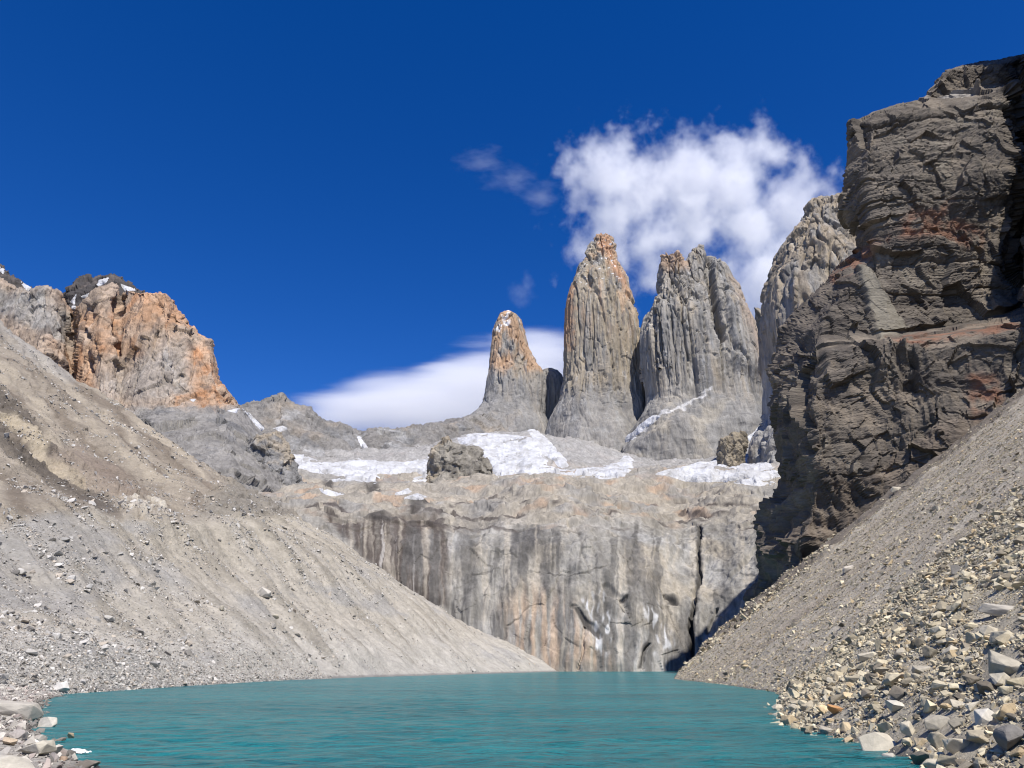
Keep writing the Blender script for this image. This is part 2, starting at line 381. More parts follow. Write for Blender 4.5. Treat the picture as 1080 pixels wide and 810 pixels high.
def components(F, nv):
    lab = np.arange(nv)
    while True:
        m = lab[F].min(axis=1); new = lab.copy()
        np.minimum.at(new, F.ravel(), np.repeat(m, F.shape[1])); new = new[new]
        if (new == lab).all(): return lab
        lab = new
SCRAPS = []
def snow_from(A, N, polys, label, name='snowfield', thick=5.0, soft=5, seed=1, warp=5.0, holes=(), parent=None, group='snowfields below the rock towers'):
    px_, py_ = PXY(A)
    wn_ = fbm(A/np.array((90, 90, 40)), 4, 200+seed, 0.5); wn2 = fbm(A/np.array((90, 90, 40)), 4, 300+seed, 0.5)
    wx = px_+warp*wn_; wy = py_+warp*0.75*wn2
    m = np.zeros(px_.shape)
    for q in polys: m = np.maximum(m, poly_mask(wx, wy, q, soft))
    for q in holes: m = m*(1-poly_mask(wx, wy, q, soft*0.7))
    m = np.clip(m - 0.9*sstep(0.2, 0.6, fbm(A/np.array((80, 80, 26)), 3, 400+seed))*sstep(4, 12, warp*2.0), 0, 1)
    keep = m > 0.12
    S = A + N*((m-0.42)*thick*1.2)[..., None]
    F = grid_faces(*A.shape[:2], keep=keep)
    u, inv = np.unique(F, return_inverse=True)
    if len(u) == 0: return None
    V = S.reshape(-1, 3)[u]; F = inv.reshape(-1, 4); lab = components(F, len(V))[F[:, 0]]
    ids, n_ = np.unique(lab, return_counts=True); main = ids[np.argmax(n_)]
    for part in (True, False):
        f = F[(lab == main) == part]
        if len(f) == 0: continue
        u, inv = np.unique(f, return_inverse=True); v = V[u]; f = inv.reshape(-1, 4)
        if part:
            o = mesh_from(name, v, f, M_SNOW, parent=parent)
        else: SCRAPS.append((v, f))
    if label: tag(o, label, 'snowfield', group)
    return o

# ---------------- back ridge across the head of the valley
def back_ridge():
    cr = [(120, 440), (230, 434), (255, 428), (272, 422), (286, 421), (297, 417), (303, 423), (325, 431), (342, 441), (362, 447), (378, 458), (392, 452), (430, 451), (462, 446), (486, 443), (505, 436), (560, 430), (640, 440), (720, 450), (860, 455)]
    Dc = np.array([1900, 1900, 1900, 1920, 1930, 1930, 1940, 1960, 1990, 2010, 2080, 2060, 2080, 2110, 2140, 2200, 2500, 2600, 2700, 2700.])
    px = np.array([p[0] for p in cr], float); py = np.array([p[1] for p in cr], float)
    rows = [W(px, py+10, Dc+500), W(px, py+3, Dc+60), W(px, py, Dc),
            W(px+2, py+(490-py)*0.35, Dc-70), W(px+2, py+(490-py)*0.75, Dc-190), W(px, py*0+500, Dc-420), W(px, py*0+530, Dc-560)]
    A = net(rows, (640, 260)); A = smooth(A, 9)
    N = facing(normals(A), A)
    P = A
    d = 22*fbm(P/np.array((140, 140, 200)), 3, 105) + 9*facets(P/np.array((70, 70, 90)), 109) + 4*facets(P/np.array((26, 26, 40)), 110) + 3*fbm(P/12.0, 3, 111)
    A = A+N*d[..., None]
    A[..., 2] += 7*fbm(P/22.0, 3, 115)
    px_, py_ = PXY(A)
    c = np.ones(A.shape)*np.array((0.205, 0.195, 0.183))
    c = mixc(c, (0.29, 0.25, 0.205), sstep(0.0, 0.5, fbm(P/130.0, 4, 120))*0.8)
    c = mixc(c, (0.17, 0.17, 0.172), sstep(0.05, 0.5, fbm(P/np.array((60, 60, 140)), 4, 121))*0.8)
    c = mixc(c, (0.30, 0.30, 0.30), sstep(0.1, 0.5, fbm(P/100.0, 4, 122))*0.7)
    tag(mesh_from('back_ridge', A, grid_faces(*A.shape[:2]), M_RIDGE, c), 'low grey rock ridge closing the valley between the orange cliff and the towers', 'ridge')
    return A, N
RIDGE_A, RIDGE_N = back_ridge()

def flute(P, a1, a2, a3, seed, s1=60, s2=24, s3=9, zs=6.0):
    """vertical pillars standing at different depths, with narrow cracks cut between them"""
    w = P + np.stack([4.5*fbm(P/np.array((70, 70, 200)), 3, seed+50), 4.5*fbm(P/np.array((70, 70, 200)), 3, seed+51), 60*fbm(P/70.0, 3, seed+52)], -1)
    d = a1*1.1*fbm(w/np.array((s1*1.3, s1*1.3, s1*9)), 2, seed)
    f1, f2, c1 = worley(w/np.array((s1*0.75, s1*0.75, s1*7)), seed+3); d += a1*0.9*(c1-0.5)
    f1, f2, c2 = worley(w/np.array((s2*0.8, s2*0.8, s2*9.0)), seed+4); d += a2*0.8*(c2-0.5)
    for sc, am, sd_ in ((s1, a1*0.8, 5), (s2, a2*0.8, 6)):
        d -= 1.3*am*sstep(0.12, 0.0, np.abs(perlin(w/np.array((sc*0.8, sc*0.8, sc*9)), seed+sd_)))
    d += a3*0.6*fbm(w/np.array((s3, s3, s3*3)), 3, seed+13) + a3*0.8*facets(w/np.array((s2*0.5, s2*0.5, s2*1.6)), seed+14)
    return d

# ---------------- big left massif with the orange cliff
def massif():
    px = [-320, -150, -60, 0, 30, 48, 62, 74, 84, 104, 118, 125, 150, 176, 182, 205, 223, 226, 242, 258, 275]
    cy = [190, 240, 272, 297, 306, 304, 308, 326, 322, 304, 299, 303, 305, 306, 325, 350, 358, 388, 414, 430, 446]
    D = np.array([1300, 1300, 1300, 1290, 1265, 1262, 1290, 1350, 1290, 1258, 1275, 1300, 1268, 1272, 1285, 1290, 1300, 1320, 1350, 1400, 1460.])
    fy = np.array([430, 425, 420, 408, 408, 408, 412, 416, 418, 420, 424, 427, 428, 427, 425, 424, 424, 425, 428, 440, 456.])
    px = np.array(px, float); cy = np.array(cy, float)
    sh = np.linspace(0, 18, len(px))
    rows = [W(px, cy+40, D+500), W(px, cy+4, D+70), W(px, cy, D), W(px+1, cy+(fy-cy)*0.25, D-22), W(px+2, cy+(fy-cy)*0.7, D-52), W(px+3, fy, D-85),
            W(px+8+sh*0.5, fy+28, D-190), W(px+10+sh, fy*0+500, D-330), W(px+10+sh, fy*0+545, D-430)]
    A = net(rows, (560, 420)); A = smooth(A, 2)
    N = facing(normals(A), A); P = A
    px0, py0 = PXY(P)
    d = 7*fbm(P/np.array((110, 110, 170)), 2, 125) + 0.25*flute(P, 15, 9, 4, 129, 60, 26, 10, 5) + 1.2*fbm(P/np.array((10, 10, 14)), 4, 131)
    wx = px0+3*fbm(P/25.0, 3, 133); wy = py0+3*fbm(P/25.0, 3, 134)
    apr = poly_mask(px0, py0, [(110, 445), (150, 430), (190, 432), (250, 431), (330, 450), (340, 580), (90, 580)], 8); d = d*(1-0.55*apr)
    d += -16*line_mask(wx, wy, [(128, 303), (124, 325), (121, 350), (126, 372)], 3.2) - 12*line_mask(wx, wy, [(92, 335), (95, 360), (94, 390)], 2.4)-5*line_mask(wx, wy, [(75, 330), (82, 370), (80, 400)], 3)
    d += 4*poly_mask(wx, wy, [(84, 340), (112, 345), (122, 360), (110, 376), (88, 368)], 4)
    d += 8*facets(P/np.array((60, 60, 90))+0.15*fbm(P/30.0, 3, 135)[..., None], 7) + 2.2*(1-0.6*apr)*facets(P/np.array((20, 20, 34)), 8)
    A = A+N*d[..., None]
    A[..., 2] += 2*fbm(P/18.0, 3, 137)-2
    c = np.ones(A.shape)*np.array((0.375, 0.295, 0.228))
    t = fbm(P/np.array((70, 70, 90)), 5, 141)
    orange = np.maximum.reduce([poly_mask(wx, wy, [(66, 312), (76, 330), (82, 405), (95, 418), (100, 390), (98, 372), (130, 370), (150, 372), (140, 350), (160, 345), (180, 345), (200, 358), (206, 420), (230, 420), (250, 428), (222, 350), (195, 325), (180, 300), (130, 300), (118, 330), (84, 326)], 9),
                                poly_mask(wx, wy, [(185, 416), (215, 414), (252, 426), (210, 430), (186, 428)], 4), poly_mask(wx, wy, [(50, 355), (72, 372), (80, 405), (62, 395)], 8)*0.6])
    c = mixc(c, (0.42, 0.255, 0.155), orange*sstep(-0.6, 0.2, t)*0.95)
    c = mixc(c, (0.44, 0.31, 0.215), orange*sstep(0.05, 0.5, fbm(P/np.array((30, 30, 60)), 4, 144))*0.75); c = mixc(c, (0.43, 0.21, 0.10), orange*sstep(0.1, 0.5, fbm(P/np.array((26, 26, 80)), 4, 145))*0.6)
    grey = np.maximum(poly_mask(wx, wy, [(-200, 250), (10, 306), (46, 306), (66, 330), (72, 365), (50, 352), (0, 330), (-200, 300)], 9), poly_mask(wx, wy, [(150, 372), (190, 358), (200, 385), (196, 412), (150, 422), (104, 416), (104, 392), (134, 394)], 12)*0.65)
    c = mixc(c, (0.285, 0.275, 0.26), grey*0.85)
    c = mixc(c, (0.14, 0.115, 0.10), sstep(0.2, 0.5, fbm(P/np.array((22, 22, 90)), 4, 146))*sstep(430, 410, wy)*0.6)
    c = mixc(c, (0.40, 0.39, 0.37), sstep(0.1, 0.5, fbm(P/np.array((20, 20, 100)), 4, 147))*sstep(430, 410, wy)*grey*0.6)
    ap = poly_mask(wx, wy, [(120, 440), (150, 427), (190, 430), (250, 429), (320, 450), (330, 560), (100, 560)], 5)
    c = mixc(c, (0.225, 0.22, 0.212), ap*0.92)
    c = mixc(c, (0.165, 0.165, 0.168), ap*sstep(0.05, 0.5, fbm(P/np.array((60, 60, 40)), 4, 148))*0.8)
    o = tag(mesh_from('orange_cliff', A, grid_faces(*A.shape[:2]), M_MASSIF, c), 'broad blocky rock cliff stained orange with grey streaks above the left scree slope', 'cliff')
    for q, nm in (([(254, 428), (258, 431), (282, 455), (279, 459), (268, 446)], 1), ([(240, 434), (253, 430), (250, 436)], 2), ([(130, 302), (148, 305), (132, 308)], 3), ([(75, 322), (82, 320), (78, 330)], 4), ([(200, 421), (208, 420), (204, 423)], 5)):
        snow_from(A, N, [q], None, 'snow_patch', 4, 1.6, nm, 1.5, parent=o)
massif()

# black summit block behind the orange cliff
def black_cap(cr, D, label, seed):
    px = np.array([p[0] for p in cr], float); py = np.array([p[1] for p in cr], float)
    rows = [W(px, py+60, D+260), W(px, py+2, D+40), W(px, py, D), W(px, py+14, D-25), W(px, py+70, D-80)]
    A = net(rows, (200, 130)); A = smooth(A, 1); N = facing(normals(A), A); P = A
    f1, f2, cid = worley(P/np.array((20, 20, 10)), seed)
    d = 6*facets(P/np.array((26, 26, 16)), seed)+5*fbm(P/np.array((50, 50, 20)), 2, seed)+2.5*facets(P/9.0, seed+3)
    A = A+N*d[..., None]; A[..., 2] += 3*facets(P/14.0, seed+5)-3
    c = np.ones(A.shape)*np.array((0.060, 0.055, 0.054)); c = mixc(c, (0.13, 0.11, 0.10), sstep(0, 0.5, fbm(P/20.0, 4, seed+8))*0.8)
    o = tag(mesh_from('black_summit', A, grid_faces(*A.shape[:2]), M_CLIFF, c), label, 'summit')
    return A, N, o
A, N, o = black_cap([(52, 330), (66, 313), (73, 299), (83, 292), (93, 290), (99, 292), (108, 290), (117, 287), (124, 289), (132, 295), (146, 303), (160, 316)], 1400, 'black jagged summit block with snow specks above the orange cliff', 31)
for k, q in enumerate(([(86, 312), (98, 308), (92, 315)], [(105, 295), (116, 292), (112, 298), (100, 304)], [(128, 299), (146, 305), (132, 307)], [(74, 318), (80, 310), (78, 322)])):
    snow_from(A, N, [q], None, 'snow_patch', 4, 2.0, k, 2, parent=o)
A, N, o = black_cap([(-140, 250), (-60, 272), (-20, 276), (0, 279), (8, 286), (18, 292), (30, 301), (44, 316), (60, 330)], 1430, 'dark brown pointed rock crest at the left edge of the photo', 41)
snow_from(A, N, [[(-4, 280), (6, 284), (4, 289)], [(22, 296), (34, 304), (26, 306)]], None, 'snow_patch', 4, 2.0, 2, 2, parent=o)

# ---------------- rock towers
def ring_tower(levels, D, K=360, nlev=420, front=0.8, back=0.8, power=2.4, smooth_it=2):
    """levels (py, left px, right px, [depth factor]) top to bottom -> closed solid standing at distance D"""
    Lv = np.array([(l+(1.0,))[:4] for l in levels], float)
    t = np.linspace(0, 1, nlev)
    s = np.concatenate([[0], np.cumsum(np.abs(np.diff(Lv[:, 0]))+0.8*np.abs(np.diff(Lv[:, 1]))*0.3)]); s /= s[-1]
    py = np.interp(t, s, Lv[:, 0]); l = np.interp(t, s, Lv[:, 1]); r = np.interp(t, s, Lv[:, 2]); df = np.interp(t, s, Lv[:, 3])
    a, b = W(l, py, D), W(r, py, D)
    cx = (a[:, 0]+b[:, 0])/2; hw = (b[:, 0]-a[:, 0])/2; z = a[:, 2]
    th = np.linspace(0, 2*math.pi, K+1)
    # more samples on the front half
    th = th + 0.55*np.sin(th+math.pi)*0 
    ct, st = np.cos(th), np.sin(th)
    X = np.sign(ct)*np.abs(ct)**(2/power); Y = np.sign(st)*np.abs(st)**(2/power)
    A = np.zeros((nlev, K+1, 3))
    A[..., 0] = cx[:, None]+hw[:, None]*X[None]
    dep = (hw*df)[:, None]
    A[..., 1] = D - np.where(Y[None] > 0, front, back)*dep*Y[None]
    A[..., 2] = z[:, None]
    # close the top
    top = A[0].mean(axis=0)
    A = np.concatenate([np.repeat(top[None, None], K+1, 1), A], 0)
    if smooth_it: A[1:] = smooth(A[1:], smooth_it)
    N = normals(A)
    m = N[nlev//2, K//4]
    if m[1] > 0: N = -N
    N[:, -1] = N[:, 0]
    return A, N
def seam(A):
    A[:, -1] = A[:, 0]; A[0] = A[0].mean(axis=0); return A

def tower_color(P, px_, py_, seed, base=(0.30, 0.285, 0.262)):
    c = np.ones(P.shape)*np.array(base)*np.array((0.90, 0.88, 0.85))
    c = mixc(c, (0.20, 0.195, 0.188), sstep(-0.05, 0.45, fbm(P/np.array((45, 45, 300)), 4, seed))*0.8)
    c = mixc(c, (0.335, 0.285, 0.218), sstep(0.0, 0.5, fbm(P/np.array((35, 35, 260)), 4, seed+1))*0.75)
    c = mixc(c, (0.125, 0.122, 0.12), sstep(0.18, 0.5, fbm(P/np.array((11, 11, 190)), 4, seed+2))*0.75)
    c = mixc(c, (0.40, 0.39, 0.37), sstep(0.28, 0.6, fbm(P/np.array((10, 10, 70)), 4, seed+4))*0.45)
    return c
SNOWC = (0.8, 0.81, 0.83)

def left_tower():
    lv = [(328, 536, 539), (330, 533, 541), (333, 530, 546), (336, 526, 550), (342, 522, 552), (350, 520.5, 554), (362, 519, 557), (375, 517.5, 562), (386, 517, 566), (392, 516, 570), (400, 514, 573, 1.0), (410, 512, 575, 1.0), (420, 509, 576, 1.0), (432, 504, 575, 1.05), (442, 494, 575, 1.1), (452, 482, 578, 1.15), (470, 474, 586, 1.2), (500, 466, 600, 1.25)]
    A, N = ring_tower(lv, 2420, 300, 380, 0.9, 0.8, 2.3)
    px0, py0 = PXY(A)
    up = sstep(430, 390, py0)
    d = flute(A, 9, 6, 2.5, 401)*(0.35+0.65*up) + 10*fbm(A/np.array((90, 90, 120)), 3, 405)*(1-up)
    B = seam(A+N*d[..., None])
    # rounded shoulder on the right side
    lv2 = [(390, 577, 583), (392, 570, 589), (397, 564, 593), (405, 560, 596), (418, 557, 597.5), (430, 556, 597.5), (450, 555, 598), (490, 550, 600)]
    A2, N2 = ring_tower(lv2, 2480, 180, 180, 1.0, 1.0, 2.0)
    B2 = seam(A2+N2*(flute(A2, 6, 4, 2.5, 431)*0.6)[..., None])
    wx, wy = PXY(A); wy = wy+4*fbm(A/40.0, 3, 440)
    c = tower_color(A, wx, wy, 450, (0.27, 0.262, 0.25))
    c = mixc(c, (0.40, 0.262, 0.165), sstep(400, 384, wy)*sstep(-0.5, 0.25, fbm(A/np.array((40, 40, 90)), 4, 455))*0.85)
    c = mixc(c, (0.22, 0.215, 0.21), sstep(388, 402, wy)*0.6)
    sm = np.maximum.reduce([poly_mask(wx, wy, q, 2.0) for q in ([(521, 346), (528, 340), (530, 344), (526, 352)], [(530, 333), (537, 329), (537, 332), (534, 337), (538, 341), (536, 345), (530, 340)], [(545, 335), (550, 337), (550, 340)])])
    c = mixc(c, SNOWC, sm*sstep(-0.2, 0.1, fbm(A/14.0, 3, 456)))
    c2 = tower_color(A2, *PXY(A2), 460, (0.25, 0.245, 0.235))
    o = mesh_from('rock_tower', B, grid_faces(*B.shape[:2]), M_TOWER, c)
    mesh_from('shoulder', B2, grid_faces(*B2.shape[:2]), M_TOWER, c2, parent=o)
    tag(o, 'shortest rock tower, orange upper spire with a rounded grey shoulder on its right', 'rock tower', 'granite towers above the lake')
    return B, N
def central_tower():
    lv = [(249, 631, 641), (252, 629.5, 644), (257, 628, 646), (261, 624, 647), (266, 621.5, 648), (272, 619.5, 649.5), (278, 615, 651), (284, 610, 655), (290, 608, 659), (298, 603, 664), (306, 601, 664.5), (316, 599, 667), (328, 598.5, 671), (345, 598, 675), (365, 597.5, 678), (385, 597, 680), (400, 596, 682), (412, 592, 683), (425, 588, 684, 1.0), (440, 582, 685, 1.05), (455, 577, 686, 1.1), (470, 573, 690, 1.15), (490, 568, 700, 1.2), (520, 560, 710, 1.25)]
    A, N = ring_tower(lv, 2300, 400, 560, 0.85, 0.8, 2.5)
    px0, py0 = PXY(A)
    up = sstep(435, 400, py0)
    d = flute(A, 9, 5.5, 1.8, 501)*(0.25+0.75*up) + 12*fbm(A/np.array((90, 90, 110)), 4, 505)*(1-up)
    d += 9*sstep(290, 262, py0)*fbm(A/np.array((14, 14, 20)), 3, 508)
    B = seam(A+N*d[..., None])
    wx, wy = PXY(A); q_ = fbm(A/40.0, 3, 540); wx = wx+4*q_; wy = wy+5*q_
    c = tower_color(A, wx, wy, 550, (0.33, 0.29, 0.232))
    c = mixc(c, (0.42, 0.24, 0.14), np.maximum.reduce([poly_mask(wx, wy, q, 4) for q in ([(630, 246), (642, 246), (650, 272), (660, 290), (666, 312), (662, 314), (655, 296), (645, 284), (640, 268), (632, 262)], [(598, 300), (606, 300), (604, 350), (600, 370), (595, 350)])])*0.85)
    c = mixc(c, (0.40, 0.275, 0.18), sstep(380, 300, wy)*sstep(0.0, 0.5, fbm(A/np.array((30, 30, 200)), 4, 556))*0.75)
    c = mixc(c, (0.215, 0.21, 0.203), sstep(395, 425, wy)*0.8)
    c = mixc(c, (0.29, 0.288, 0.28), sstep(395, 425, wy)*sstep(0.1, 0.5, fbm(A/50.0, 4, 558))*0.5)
    c = mixc(c, SNOWC, (sstep(0.5, 0.6, fbm(A/np.array((14, 14, 9)), 3, 557))*sstep(310, 285, wy)*0.8))
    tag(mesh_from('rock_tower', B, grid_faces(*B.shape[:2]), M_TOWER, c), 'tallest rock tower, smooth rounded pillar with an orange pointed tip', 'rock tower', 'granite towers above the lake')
    return B, N
def right_tower():
    lv = [(262, 735, 743), (264, 731, 748), (268, 728, 751), (273, 724, 754), (278, 721, 757), (281, 719, 763), (287, 716, 766), (295, 712, 769), (304, 708, 772), (314, 700, 774), (324, 692, 778), (332, 683, 782), (338, 679.5, 786), (346, 678, 791), (358, 677, 795), (375, 677.5, 799), (395, 679, 804), (412, 680, 808), (430, 681, 812, 1.0), (445, 672, 814, 1.05), (460, 664, 814, 1.1), (478, 657, 812, 1.15), (500, 652, 812, 1.2), (530, 645, 815, 1.25)]
    A, N = ring_tower(lv, 2150, 460, 560, 0.75, 0.7, 2.6)
    px0, py0 = PXY(A)
    up = sstep(430, 385, py0)
    d = flute(A, 12, 7, 2.0, 601, 64, 24)*(0.2+0.8*up) + 12*fbm(A/np.array((90, 90, 110)), 4, 605)*(1-up)
    wx = px0+2*fbm(A/30.0, 3, 606); wy = py0
    d += -42*line_mask(wx, wy, [(748, 262), (748, 290), (756, 330), (762, 356)], 6) - 40*line_mask(wx, wy, [(690, 330), (694, 350), (697, 385)], 5) + 16*poly_mask(wx, wy, [(760, 300), (775, 300), (796, 360), (800, 400), (770, 380)], 8)
    d += -20*line_mask(wx, wy, [(718, 285), (723, 320)], 3.0)
    d += 26*poly_mask(wx+4*fbm(A/60., 3, 607), wy+4*fbm(A/60., 3, 608), [(655, 510), (662, 475), (690, 455), (720, 436), (748, 450), (760, 480), (764, 515)], 9)
    B = seam(A+N*d[..., None])
    lv2 = [(268.5, 704, 707), (270, 700, 711), (271, 699, 717), (274, 698.5, 718), (280, 697.5, 721), (290, 696, 726), (300, 694, 730), (312, 690, 734), (325, 686, 738), (345, 682, 742), (400, 680, 748)]
    A2, N2 = ring_tower(lv2, 2130, 220, 300, 1.0, 1.0, 2.4)
    q2x, q2y = PXY(A2)
    d2 = flute(A2, 16, 12, 4, 641, 40, 20)+6*sstep(285, 270, q2y)*fbm(A2/9.0, 2, 645)
    d2 += 8*line_mask(q2x, q2y, [(714, 268), (714, 274)], 2.5)
    B2 = seam(A2+N2*d2[..., None])
    q_ = fbm(A/40.0, 3, 640); wx = px0+4*q_; wy = py0+5*q_
    c = tower_color(A, wx, wy, 650, (0.30, 0.285, 0.262))
    c = mixc(c, (0.36, 0.27, 0.20), poly_mask(wx, wy, [(770, 290), (780, 290), (815, 400), (800, 400), (782, 345)], 6)*0.7)
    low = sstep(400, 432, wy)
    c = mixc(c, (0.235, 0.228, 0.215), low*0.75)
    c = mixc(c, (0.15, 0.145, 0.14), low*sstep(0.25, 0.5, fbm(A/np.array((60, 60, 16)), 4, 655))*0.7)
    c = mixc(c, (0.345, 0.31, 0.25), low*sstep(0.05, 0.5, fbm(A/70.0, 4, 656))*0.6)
    c = mixc(c, (0.62, 0.61, 0.60), line_mask(wx, wy, [(668, 458), (700, 437), (728, 424), (752, 412)], 2.4)*0.6)
    c2 = tower_color(A2, *PXY(A2), 660, (0.30, 0.28, 0.255))
    c2 = mixc(c2, (0.38, 0.255, 0.17), sstep(292, 274, PXY(A2)[1])*0.7)
    # side wall behind the tower's right edge, its shade painted as darker rock
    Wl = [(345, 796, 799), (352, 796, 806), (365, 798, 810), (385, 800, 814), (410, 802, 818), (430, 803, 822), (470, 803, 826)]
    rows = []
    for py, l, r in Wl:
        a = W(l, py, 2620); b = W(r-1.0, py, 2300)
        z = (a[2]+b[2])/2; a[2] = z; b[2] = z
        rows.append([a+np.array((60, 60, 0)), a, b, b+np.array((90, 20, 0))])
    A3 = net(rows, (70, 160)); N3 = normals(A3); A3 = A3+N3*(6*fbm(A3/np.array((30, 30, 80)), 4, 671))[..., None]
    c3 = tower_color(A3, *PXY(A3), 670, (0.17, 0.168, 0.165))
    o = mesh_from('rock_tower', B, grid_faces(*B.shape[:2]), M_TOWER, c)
    mesh_from('side_summit', B2, grid_faces(*B2.shape[:2]), M_TOWER, c2, parent=o)
    mesh_from('side_wall', A3, grid_faces(*A3.shape[:2]), M_TOWER, c3, parent=o)
    tag(o, 'broadest rock tower, grey and deeply grooved with two stubby summits', 'rock tower', 'granite towers above the lake')
    return B, N
LT = left_tower(); CT = central_tower(); RT = right_tower()

# jagged grey peak partly hidden by the dark cliff
def side_peak():
    lv = [(205, 880, 888), (208, 872, 893), (213, 863, 900), (217, 856, 906), (222, 850, 912), (228, 846, 920), (236, 840, 928), (246, 834, 940), (256, 828, 950), (266, 824, 960), (280, 819, 970), (296, 812, 980), (312, 807.5, 990), (330, 806, 1000), (348, 805.5, 1005), (370, 808, 1010), (400, 811, 1020), (430, 813, 1030), (445, 808, 1040), (460, 802, 1050), (480, 797, 1060), (500, 793, 1060), (530, 790, 1060)]
    A, N = ring_tower(lv, 1350, 420, 480, 0.7, 0.7, 2.3)
    px0, py0 = PXY(A)
    d = flute(A, 9, 3.5, 0.8, 701, 42, 18, 6) + 5*facets(A/np.array((34, 34, 120)), 702, 1.2)
    d += 6*sstep(290, 215, py0)*facets(A/np.array((13, 13, 90)), 705, 0.5)
    B = seam(A+N*d[..., None])
    c = tower_color(A, px0, py0, 750, (0.32, 0.275, 0.22))
    wx = px0+4*fbm(A/40., 3, 706); wy = py0+4*fbm(A/40., 3, 707)
    c = mixc(c, (0.33, 0.325, 0.315), poly_mask(wx, wy, [(905, 262), (880, 290), (845, 330), (825, 370), (806, 400), (790, 540), (900, 540), (920, 300)], 6)*0.85)
    tag(mesh_from('side_peak', B, grid_faces(*B.shape[:2]), M_TOWER, c), 'jagged pale grey peak half hidden behind the dark right cliff', 'peak')
side_peak()

# rock knobs standing in the snow
def knob(lv, D, label, seed, tint, front=0.9, K=200, n=200):
    A, N = ring_tower(lv, D, K, n, front, 0.9, 2.2)
    w = (A[..., 0].max()-A[..., 0].min())
    d = w*0.05*(ridged(A/np.array((w*.2, w*.2, w*.45)), 3, seed)-0.5)+w*0.015*fbm(A/(w*.12), 3, seed+3)
    d += w*0.07*facets(A/np.array((w*.2, w*.2, w*.3)), seed) + w*0.025*facets(A/np.array((w*.08, w*.08, w*.1)), seed+1)
    B = seam(A+N*d[..., None])
    c = np.ones(A.shape)*np.array(tint)
    c = mixc(c, np.array(tint)*0.6, sstep(0, .5, fbm(A/np.array((w*.12, w*.12, w*.3)), 4, seed+5))*0.8)
    c = mixc(c, (0.36, 0.30, 0.22), sstep(0.1, .5, fbm(A/(w*.4), 4, seed+6))*0.7)
    tag(mesh_from('rock_outcrop', B, grid_faces(*B.shape[:2]), M_RIDGE, c), label, 'rock outcrop', 'rock knobs beside the snow')
knob([(456, 281, 284), (458, 275, 291), (463, 270, 296), (470, 266, 300), (480, 260, 306), (490, 254, 310), (502, 248, 316), (520, 240, 325)], 1130, 'grey rounded rock knob at the left end of the valley snow', 801, (0.22, 0.215, 0.21))
knob([(457.5, 471.5, 473), (462, 468, 476), (466, 464, 477), (470.5, 461, 479), (472, 459, 498), (475, 457, 503), (480, 455, 507), (487, 453, 512), (495, 452, 516), (505, 450, 518), (515, 446, 524), (530, 440, 530)], 1230, 'brown horned rock knob between the two snowfields', 811, (0.27, 0.25, 0.215))
knob([(457, 782, 786), (459, 771, 787), (462, 763, 787), (466, 758, 787), (475, 757, 786), (485, 758, 785), (497, 759, 783), (510, 758, 784)], 1320, 'small square brown rock block at the foot of the broadest tower', 821, (0.29, 0.25, 0.19), 0.8, 160, 140)

# snowfields lying on the headwall bowl
snow_from(HEAD_A, HEAD_N, [[(290, 474), (312, 476), (330, 486), (352, 489), (378, 484), (400, 488), (425, 488), (452, 482), (466, 478), (462, 498), (445, 508), (420, 506), (390, 508), (355, 506), (325, 500), (300, 488)]], 'long dirty-edged snowfield left of the horned rock knob', seed=1, thick=6, holes=[[(392, 498), (440, 496), (448, 503), (400, 506)]], warp=7)
snow_from(HEAD_A, HEAD_N, [[(483, 462), (500, 455), (545, 458), (575, 466), (580, 478), (572, 490), (600, 496), (640, 494), (662, 480), (668, 490), (660, 500), (610, 503), (560, 500), (525, 500), (505, 484), (486, 470)]], 'large white snowfield below the tallest rock tower', seed=2, thick=6, warp=7)
snow_from(HEAD_A, HEAD_N, [[(690, 500), (720, 492), (745, 488), (758, 484), (770, 494), (785, 484), (800, 478), (815, 492), (830, 505), (800, 510), (760, 508), (720, 508)]], 'snowfield on the right spreading under the square rock block', seed=3, thick=6, warp=6)
snow_from(HEAD_A, HEAD_N, [[(336, 515), (348, 518), (362, 521), (350, 523), (340, 520)]], 'small thin snow strip lying under the long left snowfield', seed=4, thick=4, soft=2.5, warp=3)
snow_from(HEAD_A, HEAD_N, [[(416, 521), (430, 516), (436, 519), (420, 523)]], 'short snow strip just left of the horned rock knob', seed=5, thick=4, soft=2.5, warp=3)
snow_from(HEAD_A, HEAD_N, [[(425, 526), (438, 521), (450, 525), (440, 527)]], 'small triangular snow patch below the horned rock knob', seed=6, thick=4, soft=2.5, warp=3)
snow_from(RT[0], RT[1], [[(656, 462), (675, 448), (692, 438), (696, 440), (684, 450), (664, 466), (656, 470)]], 'sloping snow strip in the gully between the tallest and broadest towers', seed=7, thick=5, soft=2.5, warp=3)
snow_from(RT[0], RT[1], [[(786, 462), (800, 450), (810, 440), (812, 448), (800, 460), (790, 466)]], 'steep snow wedge at the right foot of the broadest tower', seed=8, thick=5, soft=2.5, warp=3)
snow_from(HEAD_A, HEAD_N, [[(556, 452), (566, 452), (590, 478), (602, 492), (592, 494), (572, 476)]], 'thin snow gully between the shortest and tallest towers', seed=11, thick=5, soft=2.5, warp=3)
snow_from(RIDGE_A, RIDGE_N, [[(377, 460), (381, 460), (390, 478), (387, 482), (380, 470)]], 'thin snow gully descending from the notch in the back ridge', seed=9, thick=5, soft=1.8, warp=2)
snow_from(RIDGE_A, RIDGE_N, [[(288, 452), (298, 449), (304, 453), (296, 456)]], 'tiny snow patch on the back ridge above the grey knob', seed=10, thick=5, soft=2.0, warp=2)

off = 0; V, F = [], []
for v, f in SCRAPS: V.append(v); F.append(f+off); off += len(v)
if V: tag(mesh_from('snow', np.concatenate(V), np.concatenate(F), M_SNOW), 'scattered scraps of snow around the snowfields', 'snow', kind='stuff')

